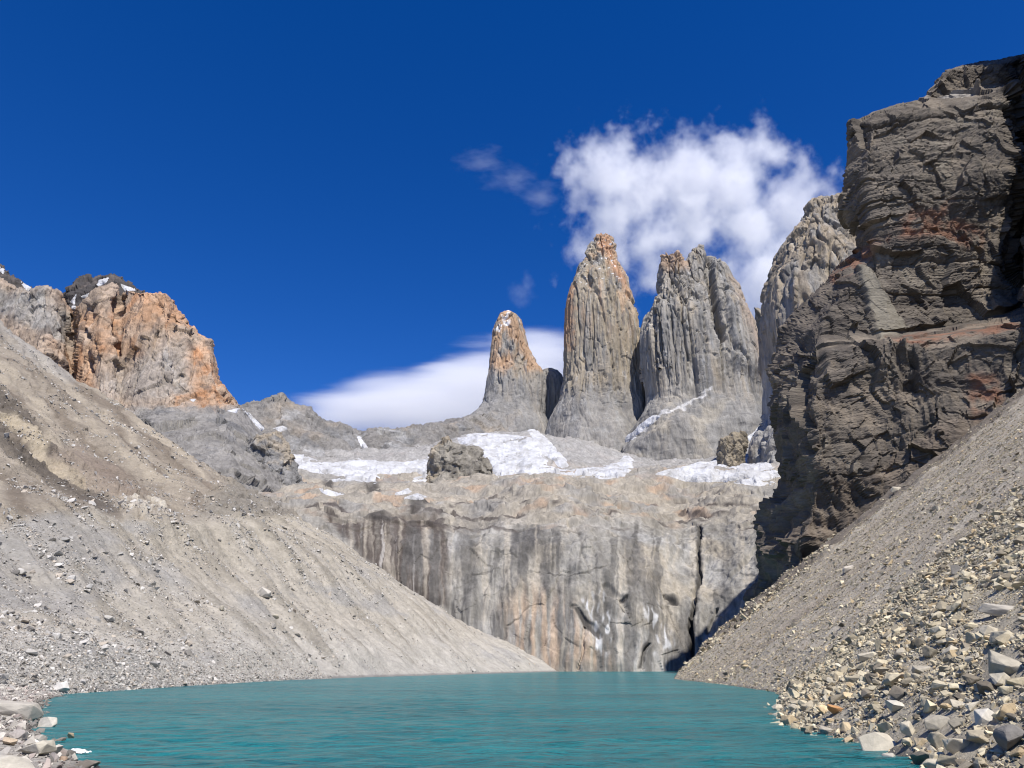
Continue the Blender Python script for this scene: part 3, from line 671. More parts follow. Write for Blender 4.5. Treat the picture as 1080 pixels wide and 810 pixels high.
# ---------------- left scree slope (moraine) with its upper mountainside
def left_slope():
    shore = [(-66, 20), (-70, 60), (-74, 100), (-75, 127), (-78, 200), (-77, 283), (-59, 370), (-29, 470), (6, 580), (42, 690), (64, 770)]
    r0 = np.array([(x-3, y, -2.2) for x, y in shore])
    crest = W(*np.array([(-900, 480, 110), (-600, 500, 150), (-350, 510, 190), (-200, 516, 215), (0, 528, 250), (90, 541, 305), (200, 548, 370), (280, 556, 440), (380, 591, 560), (480, 656, 660), (600, 704, 770)], float).T)
    r1 = r0*0.55+crest*0.45; r1[:, 2] *= 0.90
    bench = W(*np.array([(-900, 470, 160), (-600, 490, 200), (-350, 500, 240), (-200, 506, 265), (0, 519, 300), (90, 533, 352), (200, 541, 412), (280, 549, 478), (379, 589, 575), (480, 654, 672), (600, 703, 780)], float).T)
    top = W(*np.array([(-1100, -300, 500), (-800, -200, 600), (-500, -60, 650), (-220, 160, 700), (0, 333, 720), (62, 384, 700), (142, 443, 670), (232, 497, 640), (352, 563, 620), (470, 649, 690), (605, 702, 790)], float).T)
    r4 = bench*0.5+top*0.5; r4[:, 2] *= 0.965
    back = top+np.array((-40, 140, -110))
    back[:, 2] = np.maximum(back[:, 2], -5)
    A = net([r0, r1, crest, bench, r4, top, back], (640, 560)); A = smooth(A, 8)
    N = facing(normals(A), A); P = A
    px0, py0 = PXY(P)
    # frames along the slope: gullies run downhill
    d = 5*fbm(P/np.array((70, 70, 90)), 4, 905)
    up = sstep(548, 500, py0+0.0*px0)
    q = np.stack([(P[..., 0]*0.45+P[..., 1]*0.9)/16.0, P[..., 2]/70.0, 0*P[..., 0]], -1)
    gul = fbm(q, 4, 911)
    near = sstep(0, 12, P[..., 2])
    rock = np.maximum.reduce([poly_mask(px0, py0, [(118, 524), (140, 512), (155, 522), (175, 527), (178, 545), (140, 547), (124, 540)], 5), 0.7*poly_mask(px0, py0, [(-60, 380), (0, 408), (30, 430), (64, 480), (120, 500), (150, 530), (90, 530), (40, 500), (0, 470), (-60, 440)], 8), 0.7*poly_mask(px0, py0, [(240, 490), (300, 522), (336, 556), (250, 552), (205, 540)], 8)])
    d += 2.6*gul*near + up*6.0*fbm(q*0.5, 4, 915) + rock*(3.0*facets(P/9.0, 916) + 1.3*facets(P/3.5, 918) + 3*fbm(P/20., 3, 919)) + up*1.2*facets(P/np.array((14, 14, 10)), 914)
    f1, f2, cid = worley(P/5.0, 9)
    d += near*0.5*fbm(P/4.0, 3, 917)
    wx = px0+5*fbm(P/40.0, 3, 921); wy = py0+5*fbm(P/40.0, 3, 922)
    d = d*sstep(-1, 9, P[..., 2])
    A = A+N*d[..., None]
    c = np.ones(A.shape)*np.array((0.405, 0.372, 0.318))
    c = mixc(c, (0.44, 0.42, 0.385), sstep(650, 700, wy)*0.8)
    c = mixc(c, (0.36, 0.325, 0.265), sstep(640, 560, wy)*0.85)
    c = mixc(c, (0.25, 0.226, 0.185), sstep(0.05, 0.5, gul)*0.65*near)
    c = mixc(c, (0.40, 0.375, 0.335), sstep(0.1, 0.5, fbm(q*1.7, 3, 931))*0.5)
    c = mixc(c, (0.30, 0.295, 0.29), sstep(0.05, 0.5, fbm(P/np.array((60, 60, 25)), 4, 932))*0.55)
    U = sstep(552, 538, wy+0.0)*sstep(360, 300, wx+0*wy)
    upc = np.ones(A.shape)*np.array((0.272, 0.236, 0.190))
    st = fbm(np.stack([(wx*0.62-wy*0.78)/9.0*-1+0*wx, (wx*0.78+wy*0.62)/120.0, 0*wx], -1), 4, 941)
    upc = mixc(upc, (0.345, 0.30, 0.235), sstep(0.0, 0.4, st)*0.9); upc = mixc(upc, (0.175, 0.145, 0.113), sstep(0.0, 0.45, -st)*0.85)
    upc = mixc(upc, (0.33, 0.325, 0.315), poly_mask(wx, wy, [(0, 330), (30, 355), (82, 398), (70, 402), (40, 385), (0, 350)], 6)*0.45)
    upc = mixc(upc, (0.105, 0.090, 0.076), np.maximum(poly_mask(wx, wy, [(-40, 385), (0, 412), (28, 432), (48, 462), (58, 480), (46, 486), (22, 458), (0, 440), (-40, 410)], 5), poly_mask(wx, wy, [(-40, 425), (0, 446), (28, 466), (60, 492), (100, 514), (128, 542), (92, 541), (48, 512), (0, 474), (-40, 450)], 5))*0.85)
    upc = mixc(upc, (0.42, 0.36, 0.265), line_mask(wx, wy, [(-20, 425), (0, 440), (25, 454), (50, 480), (90, 505)], 5)*0.8)
    upc = mixc(upc, (0.215, 0.17, 0.14), poly_mask(wx, wy, [(55, 478), (80, 468), (120, 490), (150, 520), (120, 525), (85, 500)], 9)*0.6)
    upc = mixc(upc, (0.50, 0.46, 0.39), poly_mask(wx, wy, [(122, 522), (140, 516), (150, 524), (172, 528), (176, 544), (140, 545), (126, 538)], 4)*sstep(-.1, .3, fbm(P/7.0, 3, 943)))
    upc = mixc(upc, (0.20, 0.185, 0.16), poly_mask(wx, wy, [(255, 492), (300, 525), (322, 548), (250, 552), (205, 545)], 10)*0.75)
    for k in range(3):
        c[..., k] = c[..., k]*(1-U)+upc[..., k]*U
    c = mixc(c, (0.19, 0.185, 0.18), sstep(1.4, 0.3, A[..., 2])*0.8)         # wet stones at the waterline
    tag(mesh_from('scree_slope', A, grid_faces(*A.shape[:2]), M_SCREE_L, c), kind='structure')
    return A, N, c
LS_A, LS_N, LS_C = left_slope()

# ---------------- right scree slope
SHY = np.array([-60, 0, 20, 35, 48, 60, 73, 90, 107, 130, 162, 230, 300, 320, 345, 362, 380, 400, 420, 460.])
SHX = np.array([6, 14, 19.5, 20.5, 22.4, 23.8, 24.9, 29.5, 35.0, 44, 53, 60, 63.5, 64.5, 78, 95, 128, 170, 215, 330.])
def right_h(X, Y):
    xs_ = np.interp(Y, SHY, SHX)
    P = np.stack([X, Y, 0*X], -1)
    t = X-xs_ + 1.4*fbm(P/np.array((9, 9, 1)), 3, 1003)*np.clip(1-Y/200, 0.15, 1)
    z0 = np.interp(Y, [320, 345, 362, 380, 400, 420, 460], [0, 8, 20, 39, 63, 90, 135])*(Y > 320)
    near = np.clip(1-(Y-90)/60, 0, 1)
    k = 0.70-0.10*near
    up = np.where(t > 0, k*t, (0.35+2.2*sstep(318, 335, Y))*t)
    up = np.maximum(up, -3.5-25*sstep(318, 335, Y))
    amp = sstep(0, 14, t)
    z = up + z0 + amp*(1.9*fbm(P/np.array((34, 34, 1)), 4, 1007)*(0.5+near*0.8) + 0.55*fbm(P/np.array((7, 7, 1)), 3, 1009))
    gl = fbm(np.stack([Y/13.0, X/120.0, 0*X], -1), 4, 1011)
    z += amp*2.0*gl*(1-near*0.5) + 2.2*sstep(300, 330, Y)*fbm(P/np.array((9, 9, 1)), 3, 1013)
    # low rib where the boulder field ends
    rib = np.exp(-((Y-(108+0.10*t))/9.0)**2)*sstep(5, 40, t)*2.6
    return z+rib, t, gl, near
def right_slope():
    ys_ = np.concatenate([np.linspace(-40, 30, 40)[:-1], 30+390*np.linspace(0, 1, 520)**1.5])
    ts = np.concatenate([[-14, -9, -6], np.linspace(-4, 70, 300), np.linspace(70, 330, 240)[1:]])
    Y, T = np.meshgrid(ys_, ts, indexing='ij')
    X = np.interp(Y, SHY, SHX)+T
    Z, t, gl, near = right_h(X, Y)
    A = np.stack([X, Y, Z], -1)
    # back skirt beyond the far rib
    sk = A[-1:].copy(); sk[..., 1] += 30; sk[..., 2] -= 60
    A = np.concatenate([A, sk], 0); pad = lambda q: np.concatenate([q, q[-1:]], 0)
    t, gl, near = pad(t), pad(gl), pad(near)
    P = A
    c = np.ones(A.shape)*np.array((0.325, 0.288, 0.235))
    c = mixc(c, (0.37, 0.338, 0.285), sstep(0.0, 0.45, gl)*0.8); c = mixc(c, (0.23, 0.198, 0.162), sstep(0.05, 0.5, -gl)*0.7)
    c = mixc(c, (0.40, 0.36, 0.285), near*0.8)
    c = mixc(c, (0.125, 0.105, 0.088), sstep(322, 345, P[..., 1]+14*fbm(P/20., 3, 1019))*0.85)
    c = mixc(c, (0.13, 0.125, 0.118), sstep(0.5, 0.1, A[..., 2])*0.85)
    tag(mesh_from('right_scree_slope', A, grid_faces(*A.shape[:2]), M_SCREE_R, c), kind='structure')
right_slope()

# ---------------- dark layered cliff above the right scree
def dark_cliff():
    # rows bottom -> top: (left silhouette px, py), (front px=930, py, D), (px 1010), (px 1075), (px 1140), (px 1400)
    rows = []
    def r(l, m1, m2, m3, m4, m5, db=62, back=230):
        if 1089 <= m4[0] <= 1098 and m4[1] > 112:                      # the shaded corner on the right is a deep recess
            m3 = (m3[0]-9,)+m3[1:]; m4 = (m4[0]-11,)+m4[1:]
        D1 = m1[2]; pl = W(l[0], l[1], D1+db)
        pb = pl.copy(); pb[0] = pl[0]*(1+back/pl[1])+70; pb[1] += back
        ex = min(540+(l[0]-540)*(1+db/D1), m1[0]-3); fr = (ex-l[0])/max(m1[0]-l[0], 1)
        e = W(ex, l[1]+(m1[1]-l[1])*fr, D1+2)
        q = (1128, m4[1]-(0.5*m4[1]*0+max(0, 520-m4[1])*0.62), m5[2])
        rows.append([pb+np.array((420, 160, 0)), pb, pl, e, W(*m1), W(*m2), W(*m3), W(*m4), W(*q), W(*m5)])
    r((786, 690), (930, 640, 400), (1000, 610, 380), (1075, 580, 365), (1100, 560, 360), (1500, 560, 345))
    r((792, 632), (930, 560, 402), (1000, 520, 382), (1075, 470, 368), (1100, 460, 362), (1500, 400, 345))
    r((806, 580), (930, 520, 402), (1000, 480, 385), (1075, 445, 370), (1100, 435, 365), (1500, 340, 345))
    r((818, 520), (930, 480, 404), (1000, 445, 388), (1075, 415, 374), (1100, 405, 370), (1500, 300, 345))
    r((815, 455), (930, 430, 406), (1000, 405, 392), (1075, 385, 378), (1100, 375, 374), (1500, 200, 347))
    r((814, 400), (930, 385, 408), (1000, 368, 396), (1075, 352, 382), (1100, 345, 378), (1500, 100, 350))
    r((815, 372), (930, 366, 412), (1000, 355, 402), (1075, 341, 388), (1100, 334, 384), (1500, 0, 352))
    r((826, 346), (930, 357, 428), (1000, 345, 446), (1068, 334, 446), (1098, 318, 460), (1500, -100, 356), 50)
    r((850, 318), (930, 325, 432), (1000, 318, 450), (1056, 300, 450), (1090, 280, 505), (1500, -200, 372), 42)
    r((872, 290), (930, 295, 434), (1000, 285, 448), (1058, 268, 448), (1090, 250, 510), (1500, -300, 378), 34)
    r((907, 262), (945, 262, 437), (1005, 252, 446), (1064, 238, 446), (1092, 220, 514), (1500, -400, 382), 22)
    r((903, 238), (945, 236, 438), (1005, 226, 444), (1066, 212, 444), (1094, 196, 516), (1500, -450, 384), 24)
    r((890, 210), (945, 205, 438), (1005, 197, 440), (1070, 182, 436), (1094, 168, 518), (1500, -500, 386), 32)
    r((886, 182), (945, 178, 440), (1005, 170, 442), (1072, 155, 438), (1094, 140, 520), (1500, -540, 388), 32)
    r((897, 152), (945, 150, 443), (1005, 142, 445), (1066, 128, 441), (1094, 118, 522), (1500, -580, 390), 24)
    r((899, 131), (945, 122, 446), (1005, 112, 448), (1052, 104, 446), (1094, 90, 524), (1500, -620, 392), 22)
    r((918, 119), (946, 111, 462), (1005, 102, 476), (1052, 96, 480), (1094, 84, 528), (1500, -640, 395), 12)
    r((968, 106), (975, 104, 478), (1010, 97, 486), (1052, 90, 488), (1094, 76, 530), (1500, -660, 398), 5)
    r((990, 88), (995, 86, 484), (1015, 82, 490), (1052, 76, 490), (1094, 66, 532), (1500, -680, 400), 5)
    r((996, 76), (1003, 73, 488), (1020, 70, 492), (1052, 65, 492), (1094, 55, 534), (1500, -700, 402), 4)
    r((1004, 74), (1010, 71, 540), (1022, 68, 560), (1052, 64, 570), (1094, 54, 580), (1500, -700, 600), 4)
    A = net(rows, (600, 900)); A = smooth(A, 5)
    N = smooth(facing(normals(A), A), 6); N = N/np.linalg.norm(N, axis=-1)[..., None]; P = A
    px0, py0 = PXY(P)
    warp = 9*np.stack([fbm(P/45., 3, 1101), fbm(P/45., 3, 1102), fbm(P/45., 3, 1103)], -1)
    Q = P+warp; hum = 0
    Q2 = P+0.3*warp; dip = Q2[..., 2]-0.10*Q2[..., 0]+0.05*Q2[..., 1]                   # tilted strata
    d = 7*fbm(P/np.array((75, 75, 60)), 3, 1105) + sstep(470, 560, py0)*9*fbm(P/np.array((32, 32, 26)), 3, 1106)
    # strata ledges of uneven thickness
    bedw = (0.35+0.8*sstep(-.3, .35, perlin(P/60.0, 1118)))*(0.45+0.55*sstep(385, 340, py0))
    for th_, am, sd_ in ((21.0, 2.4, 1), (9.0, 1.0, 2), (3.6, 0.45, 3)):
        s = dip/th_+0.5*perlin(np.stack([dip/40, dip*0, dip*0+sd_], -1), 1110+sd_)
        k = np.floor(s); f = s-k
        lay = ((np.sin(k*12.9898+sd_*78.233)*43758.5453) % 1.0)-0.5
        d += am*(lay*1.5 + 0.5*sstep(0.0, 0.15, f) - 0.6*sstep(0.85, 1.0, f))*bedw
    # vertical joints and broken blocks
    d += 3.4*facets(Q/np.array((20, 20, 26)), 1121, 1.1)
    f1, f2, cid2 = worley(Q/np.array((7.5, 7.5, 8.5)), 1122); d += 1.1*facets(Q/np.array((7.5, 7.5, 9)), 1124, 1.1)
    d += 0.42*facets(Q/np.array((3.0, 3.0, 2.8)), 1123, 1.1)
    d += 8.5*facets(Q/np.array((55, 55, 65)), 1129, 1.0)
    low = sstep(352, 385, py0)
    d += low*5.0*(ridged(Q/np.array((20, 20, 75)), 3, 1125)-0.5)
    d += 0.35*fbm(P/2.2, 3, 1127)
    wx = px0+4*fbm(P/14., 3, 1131); wy = py0+4*fbm(P/14., 3, 1132)
    d += 6*poly_mask(wx, wy, [(905, 282), (916, 285), (950, 350), (930, 364), (920, 345)], 3)
    d += -8*line_mask(wx, wy, [(900, 240), (905, 270)], 6)
    d += -9*poly_mask(wx, wy, [(840, 360), (862, 350), (872, 385), (858, 400), (842, 390)], 6) - 8*poly_mask(wx, wy, [(945, 375), (962, 372), (966, 405), (950, 410)], 4)
    slab = poly_mask(wx, wy, [(903, 284), (914, 284), (952, 352), (930, 364), (919, 345)], 3)
    edge = sstep(0, 40, np.arange(A.shape[1]))[None]*np.ones(A.shape[:2])
    flat = sstep(0.45, 0.8, N[..., 2]); edge = edge*(1-0.8*flat)
    d = d*edge*(1-0.8*slab) + 4*slab
    A = A+N*d[..., None]
    c = np.ones(A.shape)*np.array((0.122, 0.105, 0.087))
    ls = ((np.sin(np.floor(dip/5.0)*12.9898)*43758.5453) % 1.0)
    c = mixc(c, (0.075, 0.065, 0.057), sstep(0.35, 0.9, ls)*0.7)
    c = mixc(c, (0.185, 0.155, 0.122), sstep(0.05, 0.4, fbm(P/np.array((30., 30, 14)), 4, 1141))*0.85)
    c = mixc(c, (0.205, 0.18, 0.145), sstep(0.55, 0.95, cid2)*sstep(-.1, .4, fbm(P/40., 3, 1142))*0.7)
    c = mixc(c, (0.215, 0.195, 0.155), slab*0.85)
    red = np.maximum.reduce([poly_mask(wx, wy, [(935, 362), (1000, 350), (1080, 340), (1140, 320), (1140, 345), (1060, 352), (990, 360), (950, 370)], 4), poly_mask(wx, wy, [(872, 290), (910, 262), (930, 262), (905, 285), (880, 300)], 4),
                             poly_mask(wx, wy, [(960, 228), (1000, 215), (1015, 235), (1040, 245), (1030, 265), (985, 250), (960, 255), (930, 262)], 7), poly_mask(wx, wy, [(1020, 385), (1050, 392), (1062, 430), (1030, 440), (1018, 410)], 8)])
    c = mixc(c, (0.215, 0.105, 0.066), red*sstep(-.5, .3, fbm(P/10., 4, 1145))*0.75)
    c = mixc(c, (0.30, 0.28, 0.26), line_mask(wx, wy, [(975, 105), (1020, 99), (1052, 92)], 3.0)*0.8)
    c = mixc(c, (0.145, 0.115, 0.09), poly_mask(wx, wy, [(815, 640), (826, 555), (850, 515), (920, 500), (990, 450), (1100, 400), (1100, 520), (930, 600)], 8)*0.5)
    o = tag(mesh_from('dark_cliff', A, grid_faces(*A.shape[:2]), M_CLIFF, c, smooth_shade=False), 'huge dark brown layered cliff towering over the right shore', 'cliff')
    return A
dark_cliff()

# ---------------- foreground moraine under the camera and on the near left shore
FLY = np.array([-60, 0, 12, 30, 44, 55, 68, 85, 110, 135.]); FLX = np.array([-4, -8, -15, -19.5, -22.2, -31.5, -39.5, -49, -64, -77.])
def fore_h(X, Y):
    t = np.interp(Y, FLY, FLX)-X
    P = np.stack([X, Y, 0*X], -1)
    t = t+1.2*fbm(P/6.0, 3, 1203)
    z = np.where(t > 0, 2.3*(1-np.exp(-t/9.0)), 0.35*t); z = np.maximum(z, -3)
    z = z + sstep(0, 5, t)*(0.45*fbm(P/5.0, 3, 1205)) + 1.2*sstep(20, 0, Y)*sstep(0, 4, t)
    return z, t
def fore_shore():
    ys_ = np.linspace(-40, 140, 300); ts = np.linspace(-8, 60, 160)
    Y, T = np.meshgrid(ys_, ts, indexing='ij'); X = np.interp(Y, FLY, FLX)-T
    Z, t = fore_h(X, Y)
    A = np.stack([X, Y, Z], -1)
    c = np.ones(A.shape)*np.array((0.40, 0.375, 0.335)); c = mixc(c, (0.30, 0.26, 0.225), sstep(0, .5, fbm(A/7.0, 3, 1207))*0.8)
    c = mixc(c, (0.14, 0.13, 0.115), sstep(0.45, 0.05, Z)*0.85)
    tag(mesh_from('shore_ground', A, grid_faces(*A.shape[:2]), M_SCREE_R, c), kind='structure')
fore_shore()
xx, yy = np.meshgrid(np.linspace(-18, 26, 60), np.linspace(-60, 14, 60))
zz = 3.3+0.3*fbm(np.stack([xx/5, yy/5, 0*xx], -1), 3, 1211)-4.5*sstep(4, 14, yy)
tag(mesh_from('camera_ground', np.stack([xx, yy, zz], -1), grid_faces(60, 60), M_SCREE_R, np.full((3600, 3), 0.32)), kind='structure')

# ================================================================== stones
rng = np.random.RandomState(5)
def hull_rock(seed, aspect, npt=14, bevel=0.0, detail=0, blocky=0.5):
    rr = np.random.RandomState(seed)
    bm = bmesh.new()
    for k in range(npt):
        p = rr.uniform(-1, 1, 3)
        m = np.max(np.abs(p)); s = p/np.linalg.norm(p)
        q = s*(1-blocky)+p/m*blocky*0.85
        q = q*rr.uniform(0.82, 1.0)
        bm.verts.new(q*np.array(aspect)*0.5)
    res = bmesh.ops.convex_hull(bm, input=bm.verts[:])
    for v in [v for v in bm.verts if not v.link_faces]: bm.verts.remove(v)
    bmesh.ops.dissolve_limit(bm, angle_limit=R(14), verts=bm.verts[:], edges=bm.edges[:])
    if bevel > 0:
        bmesh.ops.bevel(bm, geom=bm.edges[:], offset=bevel, segments=2, affect='EDGES', profile=0.6, clamp_overlap=True)
    bmesh.ops.triangulate(bm, faces=bm.faces[:])
    if detail:
        bmesh.ops.subdivide_edges(bm, edges=bm.edges[:], cuts=detail, use_grid_fill=True)
        V = np.array([v.co[:] for v in bm.verts])
        d = 0.035*fbm(V*3.0+seed, 3, seed)+0.018*fbm(V*9+seed, 2, seed+1)
        f1, f2, cid = worley(V*2.2+seed*3.1, seed); d += 0.04*(cid-0.5)
        for v, q in zip(bm.verts, d): v.co = v.co*(1+q)
        bmesh.ops.triangulate(bm, faces=bm.faces[:])
    bm.verts.index_update()
    V = np.array([v.co[:] for v in bm.verts]); F = np.array([[v.index for v in f.verts] for f in bm.faces])
    bm.free()
    return V, F
LOW = [hull_rock(100+k, (1.0, rng.uniform(.6, 1.0), rng.uniform(.35, .75)), 10 if k % 2 else 13, 0, 0, rng.uniform(.2, .9)) for k in range(14)]
TINY = [hull_rock(300+k, (1.0, rng.uniform(.6, 1.0), rng.uniform(.4, .8)), 7, 0, 0, 0.5) for k in range(10)]

def rand_rot(n, tilt=0.5):
    a = rng.uniform(0, 2*math.pi, n); bx = rng.normal(0, tilt, n); by = rng.normal(0, tilt, n)
    ca, sa = np.cos(a), np.sin(a); cb, sb = np.cos(bx), np.sin(bx); cc, sc = np.cos(by), np.sin(by)
    Z = np.zeros(n); O = np.ones(n)
    Rz = np.stack([np.stack([ca, -sa, Z], -1), np.stack([sa, ca, Z], -1), np.stack([Z, Z, O], -1)], -2)
    Rx = np.stack([np.stack([O, Z, Z], -1), np.stack([Z, cb, -sb], -1), np.stack([Z, sb, cb], -1)], -2)
    Ry = np.stack([np.stack([cc, Z, sc], -1), np.stack([Z, O, Z], -1), np.stack([-sc, Z, cc], -1)], -2)
    return Rx @ Ry @ Rz
def merge_stones(name, pos, size, colr, lib, kind='stuff', tilt=0.5):
    n = len(pos); which = rng.randint(0, len(lib), n); RR = rand_rot(n, tilt)
    Vs, Fs, Cs = [], [], []; off = 0
    for k, (V, F) in enumerate(lib):
        m = which == k; q = m.sum()
        if q == 0: continue
        st = np.stack([np.ones(q), rng.uniform(.75, 1.1, q), rng.uniform(.75, 1.2, q)], -1)
        v = np.einsum('nij,nvj->nvi', RR[m], V[None]*(size[m][:, None, None]*st[:, None, :]))+pos[m][:, None, :]
        f = F[None]+(np.arange(q)*len(V))[:, None, None]+off
        Vs.append(v.reshape(-1, 3)); Fs.append(f.reshape(-1, 3)); Cs.append(np.repeat(colr[m], len(V), 0)); off += q*len(V)
    return tag(mesh_from(name, np.concatenate(Vs), np.concatenate(Fs), M_STONE, np.concatenate(Cs), smooth_shade=False), kind=kind)
PAL_R = np.array([(0.49, 0.445, 0.35), (0.43, 0.39, 0.31), (0.55, 0.51, 0.42), (0.36, 0.33, 0.275), (0.28, 0.255, 0.215), (0.47, 0.385, 0.27), (0.42, 0.395, 0.35), (0.19, 0.172, 0.15), (0.52, 0.48, 0.385)])
PAL_L = 1.08*np.array([(0.40, 0.385, 0.36), (0.36, 0.345, 0.315), (0.46, 0.44, 0.41), (0.30, 0.29, 0.27), (0.235, 0.22, 0.20), (0.38, 0.335, 0.28)])
def colors(n, pal, jitter=0.12):
    c = pal[rng.randint(0, len(pal), n)]
    return np.clip(c*(1+rng.normal(0, jitter, (n, 1))), 0.03, 0.7)
def powlaw(n, a, b, e):
    u = rng.uniform(0, 1, n); k = 1-e
    return (a**k+u*(b**k-a**k))**(1/k)

# right shore rubble: sample in Y, t
def sample_right(n, y0, y1, t0, t1, ypow=1.0):
    Y = y0+(y1-y0)*rng.uniform(0, 1, n)**ypow; T = t0+(t1-t0)*rng.uniform(0, 1, n)
    X = np.interp(Y, SHY, SHX)+T
    Z, t, gl, near = right_h(X, Y)
    return np.stack([X, Y, Z], -1), t, gl
P1, t1, g1 = sample_right(55000, 32, 118, -1.5, 62, 1.25); S1 = powlaw(len(P1), 0.20, 1.9, 2.75)
P1 = P1[:]; ok = (P1[:, 2] > -0.5); P1, S1 = P1[ok], S1[ok]
P1[:, 2] += S1*0.10
P2, t2, g2 = sample_right(85000, 105, 400, 0, 240, 1.2); S2 = powlaw(len(P2), 0.36, 3.0, 3.1)
cl = fbm(np.stack([P2[:, 0]/16, P2[:, 1]/16, 0*P2[:, 0]], -1), 3, 1301)
ok = (rng.uniform(0, 1, len(P2)) < np.clip(0.55+cl*1.2, 0.1, 1)); P2, S2 = P2[ok], S2[ok]; P2[:, 2] += S2*0.08

P3, t3, g3 = sample_right(85000, 32, 135, -0.8, 66, 1.1); S3 = powlaw(len(P3), 0.17, 0.65, 2.3); ok = P3[:, 2] > -0.3; P3, S3 = P3[ok], S3[ok]; P3[:, 2] += S3*0.12
P4, t4, g4 = sample_right(70000, 120, 345, -0.5, 150, 1.0); S4 = powlaw(len(P4), 0.28, 0.9, 2.6); ok = P4[:, 2] > -0.2; P4, S4 = P4[ok], S4[ok]; P4[:, 2] += S4*0.1
P5, t5, g5 = sample_right(2600, 318, 412, 0, 60, 1.0); S5 = powlaw(len(P5), 0.7, 4.5, 2.6); P5[:, 2] += S5*0.1
# ---- individual boulders: the ones that show largest
HI = [hull_rock(500+k, (1.0, random.Random(k).uniform(.6, 1.0), random.Random(k+50).uniform(.38, .8)), 15, 0.035, 2, random.Random(k+90).uniform(.3, .9)) for k in range(14)]
HI_ME = []
for k, (V, F) in enumerate(HI):
    o = mesh_from('boulder', V, F, M_BOULDER, None, smooth_shade=False); HI_ME.append(o.data); bpy.data.objects.remove(o)
def boulder(pos, size, rot, colr, variant, label, group, name='boulder', scale=(1, 1, 1)):
    o = bpy.data.objects.new(name, HI_ME[variant]); COL.objects.link(o)
    o.location = pos; o.rotation_euler = rot; o.scale = tuple(size*s for s in scale)
    o.color = (colr[0], colr[1], colr[2], 1)
    return tag(o, label, 'boulder', group)
def hit(px, py, fn, d0, d1):
    D = np.linspace(d0, d1, 3000); q = W(np.full_like(D, px), np.full_like(D, py), D)
    z = fn(q[:, 0], q[:, 1])[0]; i = np.argmax(q[:, 2] < z)
    return q[i]
GR = 'boulders on the right shore'; GL = 'boulders on the near left shore'; GS = 'boulders on the left scree slope'
PALE, GREY, DARK, TAN, ORANGE = (0.47, 0.425, 0.335), (0.35, 0.32, 0.26), (0.17, 0.16, 0.148), (0.47, 0.38, 0.25), (0.46, 0.25, 0.11)
HERO_R = [  # px, py, width px, (aspect y, z), colour, variant, label
    (1062, 702, 46, (.9, .62), GREY, 2, 'biggest grey block of the right shore with a dark undercut side'),
    (1056, 716, 26, (.8, .95), PALE, 5, 'pale square-faced block wedged under the biggest grey block'),
    (882, 750, 22, (.8, .6), ORANGE, 3, 'rust orange block lying near the right waterline'),
    (893, 766, 17, (.8, 1.2), TAN, 7, 'upright tan boulder just below the rust orange block'),
    (928, 787, 46, (.8, .62), (0.45, 0.41, 0.33), 4, 'broad low cream boulder at the right waterline'),
    (962, 769, 26, (.8, .9), PALE, 8, 'leaning pale boulder right of the broad cream boulder'),
    (990, 762, 34, (.55, .8), GREY, 9, 'tilted grey slab standing among the right shore boulders'),
    (1038, 756, 27, (.9, 1.0), (0.50, 0.47, 0.41), 10, 'rounded whitish speckled boulder in the right foreground'),
    (1058, 645, 62, (.35, .22), (0.40, 0.37, 0.32), 6, 'long thin grey slab lying across the right slope'),
    (915, 692, 26, (.7, .6), PALE, 1, 'pale wedge boulder at the top edge of the boulder field'),
    (972, 706, 24, (.8, .6), GREY, 11, 'flat grey boulder halfway up the boulder field'),
    (820, 747, 15, (.8, .6), PALE, 12, 'small pale boulder at the tip of the right waterline point'),
    (948, 745, 30, (.7, .55), (0.47, 0.44, 0.38), 13, 'wide pale grey boulder behind the broad cream boulder'),
    (1070, 778, 40, (.8, .9), DARK, 0, 'dark grey boulder at the right edge of the photo'),
    (1012, 788, 34, (.7, .6), PALE, 3, 'flat cream slab in the bottom right rubble'),
    (895, 600, 20, (.4, .35), (0.45, 0.41, 0.35), 6, 'lone elongated slab high on the bare brown scree'),
    (972, 782, 20, (.8, .8), TAN, 5, 'yellowish boulder beside the bottom right rubble edge'),
    (944, 800, 30, (.8, .5), (0.43, 0.40, 0.34), 8, 'half sunk boulder at the bottom of the right waterline'),
    (872, 771, 20, (.8, .55), GREY, 2, 'wet-footed grey boulder left of the upright tan boulder'),
    (1010, 601, 16, (.7, .7), DARK, 4, 'dark boulder on the slope above the boulder field'),
    (945, 517, 16, (.5, .5), PALE, 6, 'pale slab on the scree crest under the dark cliff'),
]
hero_px = []
n_hero = 0
for px_, py_, wpx, (ay, az), col, var, lab in HERO_R:
    p = hit(px_, py_+wpx*az*0.25, right_h, 20, 420); depth = p[1]*cs+(p[2]-CAMZ)*sn
    size = wpx/FPX*depth*0.98
    rr = random.Random(n_hero); n_hero += 1
    p = p+np.array((0, 0, size*az*0.2))
    boulder(p, size, (rr.uniform(-.2, .2), rr.uniform(-.2, .2), rr.uniform(-.35, .35)), col, var, lab, GR, scale=(1, ay/0.8, az/0.6))
    hero_px.append((px_, py_, wpx, lab))

